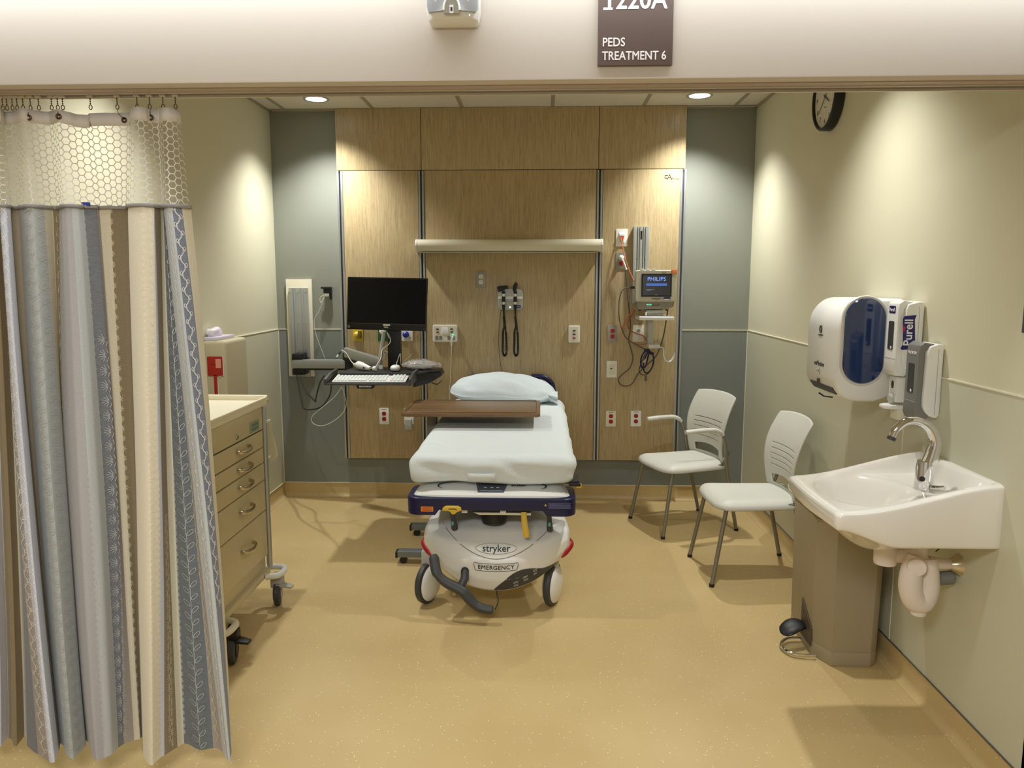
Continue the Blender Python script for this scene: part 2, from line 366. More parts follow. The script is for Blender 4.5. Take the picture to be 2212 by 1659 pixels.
t, f = duplex(*mid(1330, 545, 1354, 581), .078, .114, M_PLGREY, M_RED, 'grey outlet with white plug above one red socket, left of monitor rail', None, (1,))
pw = build('power_plug', MB().lathe([(.018, 0), (.018, .012), (.013, .024), (.007, .034)], (0, -1, 0), f @ Vector((0, .019, .005))), M_WHITE, t)
# network jack with orange cable
x, z = mid(1331, 495, 1355, 532)
t = thing('data_outlet', 'white data jack plate with orange cable at top of the right wood panel', 'outlet', (x, PY, z - .06)); f = BK(x, z, PY)
build('face_plate', plate(f, .080, .118, .006), M_WHITE, t, bevel=.002)
build('jack_housing', plate(f, .04, .070, .004, .003, 0, 0, .006).rings([on(f, rrect(.038, .02, .003, 3, 0, .02), .01), on(f, rrect(.038, .012, .003, 3, 0, .017), .022)]), M_WHITE, t, bevel=.001)
build('orange_plug', plate(f, .026, .014, .016, .002, 0, -.002, .009), mat('orange_plug', (220, 90, 60), .4), t)
build('lower_jack', plate(f, .022, .014, .004, .002, .0, -.024, .009), M_LGREY, t)
x, z = mid(1367, 702, 1390, 738)
t = thing('wall_switch', 'ivory wall plate with a round jack and cord clip behind orange cable', 'switch plate', (x, PY, z - .06)); f = BK(x, z, PY)
build('face_plate', plate(f, .078, .117, .006), M_IVORY, t, bevel=.002)
build('jack', MB().lathe([(.012, 0), (.012, .008), (.007, .012)], (0, -1, 0), f @ Vector((0, .02, .006))), M_LGREY, t)
build('toggle', plate(f, .022, .05, .012, .004, -.004, -.018, .006), M_WHITE, t, bevel=.003)
x, z = mid(1311, 780, 1332, 815)
t = thing('data_outlet', 'pale low data plate with small dark port, left of the hanging grey cable', 'outlet', (x, PY, z - .06)); f = BK(x, z, PY)
build('face_plate', plate(f, .072, .116, .006), M_WHITE, t, bevel=.002)
build('insert', plate(f, .036, .07, .003, .002, 0, 0, .006), M_IVORY, t)
build('port', plate(f, .012, .008, .001, .001, -.004, .006, .009), M_BLACK, t)
# nurse call stations
x, z = mid(935, 702, 989, 738)
t = thing('nurse_call_station', 'wide white nurse call station with coloured buttons, left of the bed', 'call panel', (x, PY, z - .06)); f = BK(x, z, PY)
bp = build('body', plate(f, .174, .120, .018, .012), M_WHITE, t, bevel=.005)
build('inset', plate(f, .158, .104, .0012, .006, 0, 0, .018), M_IVORY, t)
for bx, by, c in ((-.053, .030, (40, 40, 120)), (-.052, .008, (150, 30, 25)), (.047, .031, (30, 60, 50)), (.047, .010, (20, 70, 40))):
    build('button', plate(f, .018, .009, .003, .001, bx, by, .019), mat('button_%d' % c[0], c, .4), t)
build('speaker', plate(f, .048, .046, .004, .004, -.001, .020, .019), M_WHITE, t, bevel=.001)
for bx in (-.058, -.030, .028, .058): build('socket', plate(f, .020, .028, .003, .005, bx, -.030, .019), M_MGREY, t)
build('indicator', MB().ball(f @ Vector((.056, -.008, .022)), .004), M_GLED, t)
build('call_plug', MB().cyl(f @ Vector((.055, -.026, .02)), f @ Vector((.053, -.03, .05)), .009, 12).tube([f @ Vector((.053, -.03, .045)), f @ Vector((.048, -.062, .048)), f @ Vector((.048, -.085, .046))], [.008, .006, .004], 10), M_WHITE, t)
build('cord', MB().tube(smoothpath([f @ Vector(v) for v in ((.048, -.085, .046), (.043, -.18, .04), (.035, -.32, .035), (.03, -.45, .03), (.05, -.56, .06))]), .0022, 6), M_CABLEW, t)
x, z = mid(1228, 703, 1252, 740)
t = thing('nurse_call_station', 'small upright white call plate with three buttons, right of otoscope station', 'call panel', (x, PY, z - .06)); f = BK(x, z, PY)
build('body', plate(f, .080, .120, .018, .009), M_WHITE, t, bevel=.004); build('inset', plate(f, .058, .098, .001, .004, 0, 0, .018), M_IVORY, t)
for by, c in ((.024, (30, 60, 50)), (-.001, (40, 40, 120)), (-.027, (150, 30, 25))): build('button', plate(f, .019, .010, .003, .001, 0, by, .019), mat('button_%d' % c[0], c, .4), t)
# medical gas outlets behind the screen
def gas(px0, px1, m, knob, label, cy):
    a = atY(px0, 736, PY); b = atY(px1, 736, PY); x = (a.x + b.x) / 2; z = a.z + .055; w = b.x - a.x
    t = thing('gas_outlet', label, 'gas outlet', (x, PY, z - .06)); f = BK(x, z, PY)
    build('face_plate', plate(f, w, .115, .008, .004), m, t, bevel=.002)
    build('coupling', MB().lathe([(.022, 0), (.022, .014), (.017, .018), (.017, .034), (.01, .04)], (0, -1, 0), f @ Vector((-.006, cy, .008))), knob, t)
    build('caption', plate(f, w * .6, .008, .001, .001, 0, .045, .008), M_WHITE, t); return t, f
t, f = gas(763, 785, mat('yellow_gas_plate', (206, 180, 60), .4), M_YEL, 'yellow medical air wall outlet with adapter below the computer screen left edge', -.012)
build('adapter', plate(f, .018, .05, .04, .004, .018, -.008, .008), mat('olive_adapter', (120, 104, 30), .4), t, bevel=.002)
gas(817, 842, mat('green_gas_plate', (20, 100, 62), .4), M_WHITE, 'green oxygen wall outlet below the middle of the computer screen', .012)
t, f = gas(867, 892, M_WHITE, mat('blue_knob', (30, 40, 150), .4), 'white vacuum wall outlet with blue knob right of the monitor post', -.010)
build('pin', MB().cyl(f @ Vector((.018, -.03, .02)), f @ Vector((.03, -.034, .02)), .005, 8), M_SATIN, t)

# otoscope station
ow = thing('diagnostic_station', 'light grey otoscope wall station with two black handles and coiled cords', 'medical device', (-.217, PY, 1.374))
f = BK(-.217, 1.444, PY)
build('body', plate(f, .176, .142, .045, .030), M_LGREY, ow, bevel=.008)
build('cradle_bar', plate(f, .168, .018, .008, .004, 0, .012, .045), M_WHITE, ow, bevel=.002)
build('brand_label', plate(f, .050, .022, .001, .001, .047, -.048, .0452), mat('indigo_label', (48, 36, 130), .4), ow)
text(ow, 'WelchAllyn', .0085, BK(-.17, 1.396, PY - .0465), M_LETTER)
build('indicator', MB().ball(f @ Vector((-.002, -.052, .046)), .0045), mat('white_green_led', (200, 255, 220), .4, emit=((190, 255, 220), 3)), ow)
for k, hx in enumerate((-.046, .034)):
    h = build('instrument_handle', MB().tube([f @ Vector((hx + .001, z_, .075)) for z_ in (.062, .045, .0, -.05, -.07)], [.011, .012, .013, .011, .008], 14), M_BLACK, ow)
    for zz in (.033, -.022): build('metal_collar', MB().cyl(f @ Vector((hx, zz - .010, .075)), f @ Vector((hx, zz + .008, .075)), .0135, 14), M_CHROME, h)
    if k == 0: build('instrument_head', MB().tube([f @ Vector(v) for v in ((hx - .040, .070, .075), (hx - .028, .074, .075), (hx + .012, .084, .075), (hx + .030, .086, .075))], [.019, .020, .014, .012], 12), M_BLACK, h)
    else: build('instrument_head', MB().tube([f @ Vector(v) for v in ((hx, .050, .075), (hx - .004, .068, .077), (hx - .002, .092, .077), (hx + .009, .112, .080), (hx + .014, .116, .080))], [.010, .013, .015, .012, .005], 12), M_BLACK, h)
    c0 = [(hx, -.062, .072), (hx + .001, -.12, .06), (hx + .006, -.18, .055), (hx - .004, -.22, .052), (hx - .006, -.30, .05), (hx - .007, -.355, .05), (hx + .002, -.385, .05), (hx + .014, -.38, .05), (hx + .020, -.35, .05), (hx + .018, -.26, .05), (hx + .012 * (1 if k == 0 else 1), -.18, .045), (hx + .004, -.12, .02), (hx + .0, -.072, .02)]
    cp = smoothpath([f @ Vector(v) for v in c0], 14)
    rr = [.0075 + .0012 * math.cos(i * 2.1) if 12 < i < len(cp) - 36 else .0045 for i in range(len(cp))]
    build('coiled_cord', MB().tube(cp, rr, 8), M_BLACK, h)
build('power_cord', MB().tube(smoothpath([f @ Vector(v) for v in ((-.065, -.07, .01), (-.075, -.14, .006), (-.083, -.25, .006), (-.078, -.4, .006), (-.06, -.52, .01), (-.07, -.6, .02))]), .0022, 6), M_CABLEG, ow)

from mathutils import noise as NZ
def softbox(lo, hi, r, n, disp=None):
    lo = Vector(lo); hi = Vector(hi); mb = MB(); il = lo + Vector(r if hasattr(r, '__len__') else (r,) * 3); ih = hi - Vector(r if hasattr(r, '__len__') else (r,) * 3)
    rv = Vector(r if hasattr(r, '__len__') else (r,) * 3)
    def rnd(p):
        q = Vector([max(il[i], min(ih[i], p[i])) for i in range(3)]); d = Vector([(p[i] - q[i]) / rv[i] for i in range(3)])
        nn = d.normalized() if d.length > 1e-9 else Vector((0, 0, 1))
        p2 = q + Vector([nn[i] * rv[i] for i in range(3)])
        return disp(p2, nn) if disp else p2
    for ax in range(3):
        u, v = [i for i in range(3) if i != ax]
        for side in (0, 1):
            def fn(a, b, ax=ax, u=u, v=v, side=side):
                a = .5 - .5 * math.cos(a * PI) if n[u] < 20 else a; b = .5 - .5 * math.cos(b * PI) if n[v] < 20 else b
                p = Vector((0, 0, 0)); p[ax] = (lo, hi)[side][ax]; p[u] = lo[u] + (hi[u] - lo[u]) * a; p[v] = lo[v] + (hi[v] - lo[v]) * b; return rnd(p)
            mb.grid(fn, n[u], n[v])
    bmesh.ops.remove_doubles(mb.bm, verts=mb.bm.verts, dist=2e-4); return mb

# ================================================================ STRETCHER
BX = -.23
st = thing('hospital_stretcher', 'wheeled white and navy emergency stretcher in the middle of the bay', 'stretcher', (BX, 4.3, 0))
def plan(w, y0, y1, r, z0, z1, taper=0, n=6):
    a = rrect(w, y1 - y0, r, n, BX, (y0 + y1) / 2); cy = (y0 + y1) / 2
    return [[Vector((x, y, z0)) for x, y in a], [Vector((BX + (x - BX) * (1 - taper), y, z1)) for x, y in a]]
bump = MB(); bump.rings(plan(.785, 3.42, 3.66, .06, .524, .584))
b1 = build('foot_bumper', bump, M_NAVY, st, bevel=.010, seg=3)
for s in (-1, 1):
    pl = [(.392 - .06 + .06 * math.sin(q), 3.481 - .06 * math.cos(q)) for q in [PI / 12 * i for i in range(7)]] + [(.392, 3.66)]
    build('bumper_lobe', MB().rings([[Vector((BX + s * a, b, z)) for a, b in [(xi, 3.421)] + pl + [(xi, 3.66)]] for xi, z in ((.236, .530), (.258, .499))]), M_NAVY, b1, bevel=.005)
# white foot deck, sloping up to the mattress
dk = MB(); R = []
for y, z, w, rr_ in ((3.434, .583, .735, 0), (3.436, .592, .73, 0), (3.50, .606, .71, 0), (3.60, .628, .66, 0), (3.68, .634, .62, 0)):
    R.append([Vector((BX + w / 2 * t, y + (.03 * abs(t) ** 6), z - .012 * abs(t) ** 8)) for t in [i / 12 - 1 for i in range(25)]])
low = [[Vector((p.x, p.y + .004, .575)) for p in R[0]]]
dk.rings(low + R, False, False, closed=False); dk.rings([[Vector((p.x, p.y, .575)) for p in r] for r in R], False, False, closed=False)
deck = build('foot_deck', dk, M_WHITE, st, solid=.004)
def dz(y): return .583 + .001 + (y - 3.434) * .222
tilt = frame((BX, 3.50, .6085), (1, 0, 0), (0, .975, .222))
build('control_panel', MB().rings([on(tilt, [(-.062, -.040), (.058, -.040), (.074, .055), (-.078, .055)], d) for d in (.0, .003)]), mat('slate_keypad', (84, 92, 102), .4), deck)
mk = MB()
for x in (-.030, .0, .028): mk.rings([on(tilt, rrect(.014, .006, .002, 2, x, .004), d) for d in (.003, .0036)])
mk.rings([on(tilt, rrect(.10, .0018, .0005, 1, 0, -.026), d) for d in (.003, .0036)])
build('keypad_marks', mk, M_LETTER, deck)
text(deck, 'stryker', .024, tilt @ Matrix.Translation((.125, .030, .002)), M_INK, bold=.0004)
for s in (-1, 1):
    arc = [tilt @ Vector((s * (.150 + .105 * math.cos(a)), .020 + .040 * math.sin(a), .0035)) for a in [math.radians(t) for t in range(-40, 100, 10)]]
    build('dark_arc', MB().tube(arc, [.0008 + .0035 * abs(math.sin(PI * i / (len(arc) - 1))) ** .7 for i in range(len(arc))], 6, flat=.4, up=(0, 0, 1)), M_INK, deck)
ff = BK(BX, .55, 3.42)
build('orange_sticker', plate(ff, .057, .024, .0015, .002, -.294, -.020, 0), mat('orange_sticker', (226, 130, 60), .5), b1)
mk = MB()
for k in range(3): mk.rings([on(ff, rrect(.042, .0022, .0005, 1, -.294, -.013 - .006 * k), d) for d in (.0015, .002)])
build('sticker_text', mk, mat('brown_print', (140, 62, 24), .5), b1)
mk = MB()
for k in range(5): mk.rings([on(ff, rrect(.104 - .006 * (k % 2), .0016, .0004, 1, .316, .012 - .0052 * k), d) for d in (0, .0006)])
build('caution_text', mk, mat('pale_blue_print', (130, 136, 190), .5), b1)
build('caution_triangle', MB().rings([on(ff, [(.246, .0), (.258, .0), (.252, .010)], d) for d in (0, .0008)]), M_YEL, b1)
# yellow release grip
yg = [(-.052, .0), (-.048, .012), (-.034, .020), (.022, .020), (.036, .012), (.038, .0), (.016, -.008), (.006, -.018), (-.006, -.018), (-.016, -.004)]
rp = build('release_grip', MB().rings([on(BK(BX - .172, .527, 3.412), yg, d) for d in (-.02, .004)]), M_YEL, st, bevel=.003)
build('grip_arrow', MB().rings([on(BK(BX - .172, .527, 3.412), [(-.022, .006), (.008, .006), (.018, .0), (.018, .004), (.008, .011), (-.022, .010)], d) for d in (.004, .0046)]), M_INK, rp)
for s in (-1, 1): 
    x = BX + s * .27 if s > 0 else BX - .185
    lv = build('side_lever', MB().tube([(x, 3.47, .53), (x, 3.50, .47), (x + .004, 3.54, .40)], [.016, .012, .016], 10), M_DGREY, st)
    build('teal_mark', MB().box((x - .004, 3.478, .435), (x + .006, 3.494, .452)), mat('teal_print', (90, 170, 165), .5), lv)
# under-deck structure
build('litter_frame', MB().box((BX - .33, 3.62, .555), (BX + .33, 5.22, .628)), M_MGREY, st, bevel=.008)
build('cross_beam', MB().box((BX - .14, 3.50, .500), (BX + .09, 3.60, .53)), M_DGREY, st, bevel=.004)
build('guide_plate', MB().prism([(BX - .085, 3.46, .503), (BX + .185, 3.46, .503), (BX + .185, 3.46, .492), (BX - .055, 3.46, .492)], (0, .12, 0)), M_IVORY, st, bevel=.002)
ya_ = [atY(1131, 1106, 3.455), atY(1133, 1130, 3.445), atY(1136, 1150, 3.435), atY(1137, 1161, 3.432)]
build('yellow_release_strap', MB().tube(ya_, [.013, .014, .015, .012], 14, flat=.35, up=(0, 1, .2)), M_YEL, st)
for x in (-.125, .055): build('white_tab', MB().box((BX + x - .014, 3.455, .502), (BX + x + .014, 3.475, .522)), M_WHITE, st, bevel=.002)
for y in (3.80, 4.85):
    build('lift_column', MB().lathe([(.062, .0), (.062, .05), (.052, .06), (.052, .18)], (0, 0, 1), (BX, y, .40)), M_BLACK, st, bevel=0)
build('column_cowl', MB().lathe([(.03, -.012), (.058, 0), (.064, .03), (.058, .075)], (0, 0, 1), (BX + .005, 3.58, .425)), M_BLACK, st)
# moulded base hood
def hood(a, t):
    a = a * 2 - 1; A = abs(a)
    prof0 = [(3.455, .128), (3.425, .19), (3.425, .27), (3.455, .345), (3.53, .395), (3.66, .43), (3.85, .45), (4.10, .46)]
    prof1 = [(3.62, .285), (3.60, .31), (3.60, .34), (3.63, .372), (3.69, .395), (3.78, .41), (3.90, .42), (4.10, .42)]
    k = t * 7; i = min(6, int(k)); f_ = k - i
    def ip(P): return P[i][0] * (1 - f_) + P[i + 1][0] * f_, P[i][1] * (1 - f_) + P[i + 1][1] * f_
    (y0, z0), (y1, z1) = ip(prof0), ip(prof1)
    s2 = A ** 1.9; s3 = A ** 3.2
    wt = 1 - max(0, t - .38) ** 1.4 * .38
    zb = z0 + (z1 - z0) * (s2 if t < .3 else s2 * max(0, 1 - (t - .3) * 1.6) + s3 * min(1, (t - .3) * 1.6))
    return Vector((-.2135 + .352 * a * wt, y0 + (y1 - y0) * s3, zb))
hd = MB(); hd.grid(hood, 44, 35)
hood_o = build('base_hood', hd, M_WHITE, st, solid=.006, ang=60)
def hsurf(a, t, d=.005):
    p = hood(a, t); e = .01; n = (hood(a + e, t) - hood(a - e, t)).cross(hood(a, t + e) - hood(a, t - e)).normalized()
    if n.y > 0: n = -n
    return p + n * d
build('side_skirt', MB().box((BX - .27, 3.95, .22), (BX + .30, 5.15, .425)), M_WHITE, st, bevel=.03, seg=3)
build('hood_crease', MB().tube([hsurf(.51 + .40 * k / 10, .322 + .27 * (k / 10) ** 2 , .0025) for k in range(-10, 11)], .002, 6), M_MGREY, hood_o)
# logo oval and lettering follow the hood front
def hk_(a0, t0):
    ka = 1 / ((hood(a0 + .02, t0) - hood(a0 - .02, t0)).length / .04); kt = 1 / ((hood(a0, t0 + .02) - hood(a0, t0 - .02)).length / .04)
    return lambda x, y, d: hsurf(a0 + x * ka, t0 + y * kt, d)
def hframe(a, t, d=.006):
    p = hsurf(a, t, d); up = (hood(a, t + .02) - hood(a, t - .02)).normalized(); rt = (hood(a + .02, t) - hood(a - .02, t)).normalized(); up = (up - rt * up.dot(rt)).normalized(); return frame(p, rt, up)
def htext(t_, size, a, t, **k):
    o = text(hood_o, t_, size, Matrix.Identity(4), M_INK, **k); f_ = hk_(a, t)
    b_ = bmesh.new(); b_.from_mesh(o.data); bmesh.ops.triangulate(b_, faces=b_.faces); b_.to_mesh(o.data); b_.free()
    for v in o.data.vertices: v.co = f_(v.co.x, v.co.y, .0052 + v.co.z)
h1 = hk_(.51, .405)
build('logo_oval', MB().tube([h1(.096 * math.cos(q), .025 * math.sin(q), .003) for q in [2 * PI * i / 48 for i in range(48)]], .0018, 6, closed=True), M_LGREY, hood_o)
htext('stryker', .045, .51, .405, bold=.0006)
h1 = hk_(.51, .250)
fp_ = [(-.102, .018), (-.05, .018), (0, .018), (.05, .018), (.102, .018), (.104, .013), (.098, -.014), (.094, -.018), (.045, -.018), (0, -.018), (-.045, -.018), (-.094, -.018), (-.098, -.014), (-.104, .013)]
build('emergency_frame', MB().tube([h1(x, y, .0042) for x, y in fp_], .0012, 6, closed=True), M_INK, hood_o)
htext('EMERGENCY', .0285, .51, .250, bold=.0002, sx=1.0, spacing=1.06)
cres = MB()
def cf(u, v):
    a = .49 + .43 * u; hgt = .24 * (abs(math.sin(PI * u)) ** .9) * (1 - .35 * u)
    return hsurf(a, .010 + hgt * v, .0045)
cres.grid(cf, 26, 8)
cr_o = build('load_label', cres, M_DGREY, hood_o)
mk = MB()
for (a, t, w) in ((.64, .09, .022), (.64, .045, .022), (.70, .13, .024), (.705, .085, .022), (.765, .16, .022), (.765, .12, .018)):
    g1 = hk_(a, t)
    for yy in (.004, -.003): mk.rings([[g1(x, y, d) for x, y in rrect(w, .0016, .0005, 1, 0, yy)] for d in (.0055, .006)])
build('label_text', mk, M_LETTER, cr_o)
for s, a0 in ((-1, .0), (1, 1.0)):
    q0, q1, q2 = hood(a0, .03), hood(abs(a0 - .028), .0), hood(abs(a0 - .055), .0)
    x = q0.x + s * .004
    build('corner_bumper', MB().tube(smoothpath([(x + s * -.012, 3.72, .290), (x, 3.68, .288), (x, q0.y + .01, q0.z + .004), (q1.x, q1.y - .010, q1.z + .002), (q2.x, q2.y - .006, q2.z)], 5), [.019] * 12 + [.018, .017, .016, .015, .013, .011, .009, .007, .004], 12, flat=1.0), M_RED, st)
# steer pedal
pp = [(-.50, 3.44, .305), (-.492, 3.42, .27), (-.478, 3.395, .232), (-.44, 3.385, .195), (-.385, 3.38, .168), (-.352, 3.375, .150), (-.325, 3.37, .118), (-.29, 3.365, .088), (-.25, 3.36, .076), (-.215, 3.36, .074)]
pd = build('steer_pedal', MB().tube(smoothpath(pp, 4), [.014 + .010 * min(1, i / 2) if i < 9 else (.021 + .005 * math.sin(PI * (i - 9) / 19) if i < 29 else .021 - (.008 if i == 36 else 0)) for i in range(37)], 14, flat=.75), M_DGREY, st)
build('pedal_arm', MB().tube([(-.37, 3.39, .165), (-.352, 3.40, .205), (-.350, 3.43, .24)], [.020, .019, .016], 10), M_DGREY, pd)
build('pedal_slot', MB().rings([on(BK(-.352, .215, 3.418), rrect(.036, .07, .017, 6), d) for d in (-.02, .004)]), M_BLACK, st)
for xx, zz in ((.03, 0), (.0, -.01)): pass
build('ground_chain', MB().tube(smoothpath([(-.205, 3.50, .13), (-.207, 3.50, .09), (-.20, 3.49, .06), (-.215, 3.48, .02)], 6), .003, 6), M_DGREY, st)
# big castors
def castor(x, y, yaw, side):
    c = Vector((x, y, .105)); ax = Vector((math.cos(yaw), math.sin(yaw), 0))
    w = build('wheel', MB().lathe([(.06, -.018), (.092, -.018), (.102, -.012), (.105, 0), (.102, .012), (.092, .018), (.06, .018)], ax, c, 40), M_DGREY, st)
    for s in (-1, 1): build('wheel_cover', MB().lathe([(.09, .0), (.088, .008), (.06, .020), (.02, .024), (.0, .025)], ax * s, c + ax * s * .014, 36), M_WHITE if s == side else M_LGREY, w, ang=60)
    build('castor_fork', MB().box((x - .03, y - .02, .19), (x + .03, y + .05, .27)), M_LGREY, w, bevel=.01)
castor(-.552, 3.60, math.radians(-24), 1); castor(.060, 3.60, math.radians(-20), 1); castor(-.52, 5.03, 0, 1); castor(.06, 5.03, 0, 1)
for s in (-1, 1):
    x = BX + s * .315
    build('push_handle', MB().tube(smoothpath([(x, 5.30, .60), (x, 5.315, .78), (x - s * .012, 5.32, .86), (x - s * .06, 5.32, .905), (x - s * .11, 5.32, .912), (x - s * .155, 5.32, .912)], 5), .0175, 12), M_NAVY, st)
    build('head_bracket', MB().box((x - .02, 5.18, .575), (x + .02, 5.312, .615)), M_MGREY, st, bevel=.004)
build('strap_end', MB().box((BX + .30, 3.50, .636), (BX + .41, 3.62, .648)).box((BX + .36, 3.49, .625), (BX + .415, 3.54, .64)), M_BLACK, st, bevel=.003)
build('yellow_strap_tag', MB().box((BX + .395, 3.50, .615), (BX + .42, 3.53, .632)), M_YEL, st, bevel=.002)

def mdisp(p, n):
    q = p.copy(); low_ = max(0, (.72 - p.z) / .1)
    foot = max(0, 1 - (p.y - 3.47) / .5)
    side = abs(n.x)
    amt = .012 * NZ.noise(Vector((p.x * 5, p.y * 3, p.z * 14))) * (1 - abs(n.z)) + .0035 * NZ.noise(Vector((p.x * 3, p.y * 3, 3))) 
    amt += .010 * foot * side * NZ.noise(Vector((p.y * 8, p.z * 20, 1)))
    amt += .005 * (1 - abs(n.z)) * math.sin(p.x * 14 + p.z * 60 + 3 * NZ.noise(p * 6))
    q += n * amt
    q.x += (p.x - BX) * .045 * foot * low_
    if n.z < 0: q.z -= .014 * foot * abs(math.sin((p.x - BX) * 6 + 1)) 
    return q
build_m = build('mattress', softbox((BX - .385, 3.47, .640), (BX + .385, 5.24, .772), (.05, .05, .05), (44, 60, 14), mdisp), M_SHEET, smooth=True, ang=80)
tag(build_m, 'thick stretcher mattress under a white fitted sheet', 'mattress')
for a, b in (((-.11, .655), (.02, .69)),): 
    build('sheet_tag', MB().grid(lambda u, v: Vector((BX + a[0] + (b[0] - a[0]) * u, 3.462 - .006 * math.sin(u * PI), a[1] + (b[1] - a[1]) * v)), 6, 2), mat('tag_film', (214, 218, 216), .6), build_m, solid=.001)
def pill(u, v):
    th = u * 2 * PI; ph = v * PI
    ex = lambda c_, e: math.copysign(abs(c_) ** e, c_)
    x = ex(math.cos(th), .78) * ex(math.sin(ph), .75); y = ex(math.sin(th), .78) * ex(math.sin(ph), .75); z = ex(math.cos(ph), 1.0)
    edge = max(abs(x), abs(y)); edge = min(1, math.hypot(abs(x) ** 1.15, abs(y) ** 1.15)); prof_ = (1 - edge ** 2.0) ** .62 if edge < 1 else 0
    P = Vector((x * .352, y * .195, (prof_ * (.098 if z > 0 else .078) + .004) * (1 if z > 0 else -1) * min(1, abs(z) * 3)))
    g_ = NZ.noise(Vector((x * 3, y * 3, z * 2 + 5))) * .012 + .006 * math.sin(x * 17 + y * 9) * abs(x) ** 3
    P.z += g_ + .012 * (1 - abs(x)) ; P.z -= .022 * max(0, x)
    return Vector((-.255, 5.07, .850)) + Matrix.Rotation(math.radians(8), 3, 'X') @ P
pw_ = build('pillow', MB().grid(pill, 64, 40), M_PILLOW, ang=80); tag(pw_, 'plump pillow in a pale blue white pillowcase at the head of the stretcher', 'pillow')
def flap(u, v):
    a = u * 2 * PI; r = .030 + .030 * v; w = 1 + .35 * math.sin(5 * a + 1)
    return Vector((.045 + .062 * v, 5.0 + r * 1.2 * math.cos(a) * w, .826 - .02 * v + r * .55 * math.sin(a) * w))
build('open_hem', MB().grid(flap, 36, 6), M_PILLOW, pw_, ang=80, solid=.002)

# ================================================================ OVERBED TABLE
ot = thing('overbed_table', 'rolling overbed table with a wood-look top across the stretcher', 'overbed table', (-.62, 4.35, 0))
TZ = .860
top = [atZ(862, 894, TZ), atZ(1167, 896, TZ), atZ(1160, 863, TZ), atZ(896, 861, TZ)]
cx_ = sum((v.x for v in top)) / 4; cy_ = sum((v.y for v in top)) / 4
def tp(w, d, r, z0, z1): 
    a = rrect(w, d, r, 5, -.388, 4.345); return [[Vector((x, y, z)) for x, y in a] for z in (z0, z1)]
build('tabletop', MB().rings(tp(.765, .475, .03, TZ - .022, TZ)), M_TABLE, ot, bevel=.006, seg=3)
tp_i = rrect(.72, .43, .03, 5, -.388, 4.345)
build('edge_groove', MB().tube([Vector((x, y, TZ + .0004)) for x, y in tp_i], .0022, 6, closed=True), mat('groove_brown', (86, 52, 28), .4), ot)
build('top_support', MB().box((-.665, 4.24, TZ - .045), (-.30, 4.46, TZ - .022)), M_DGREY, ot, bevel=.004)
build('column_sleeve', MB().box((-.668, 4.40, .30), (-.612, 4.46, .84)), M_MGREY, ot, bevel=.006)
build('column', MB().box((-.664, 4.405, .06), (-.616, 4.455, .34)), M_IVORY, ot, bevel=.006)
for y in (4.13, 4.60):
    lg = build('base_leg', MB().box((-.80, y - .03, .04), (-.02, y + .03, .075)), mat('leg_grey_metal', (120, 126, 128), .35, metal=.5), ot, bevel=.006)
    build('end_cap', MB().box((-.812, y - .03, .036), (-.799, y + .03, .072)), M_BLACK, lg, bevel=.004)
    for x in (-.77, -.06): build('castor', MB().cyl((x, y - .014, .02), (x, y + .014, .02), .02, 18), M_BLACK, lg)
build('base_crossbar', MB().box((-.67, 4.10, .042), (-.61, 4.63, .072)), mat('leg_grey_metal', (120, 126, 128), .35), ot, bevel=.004)

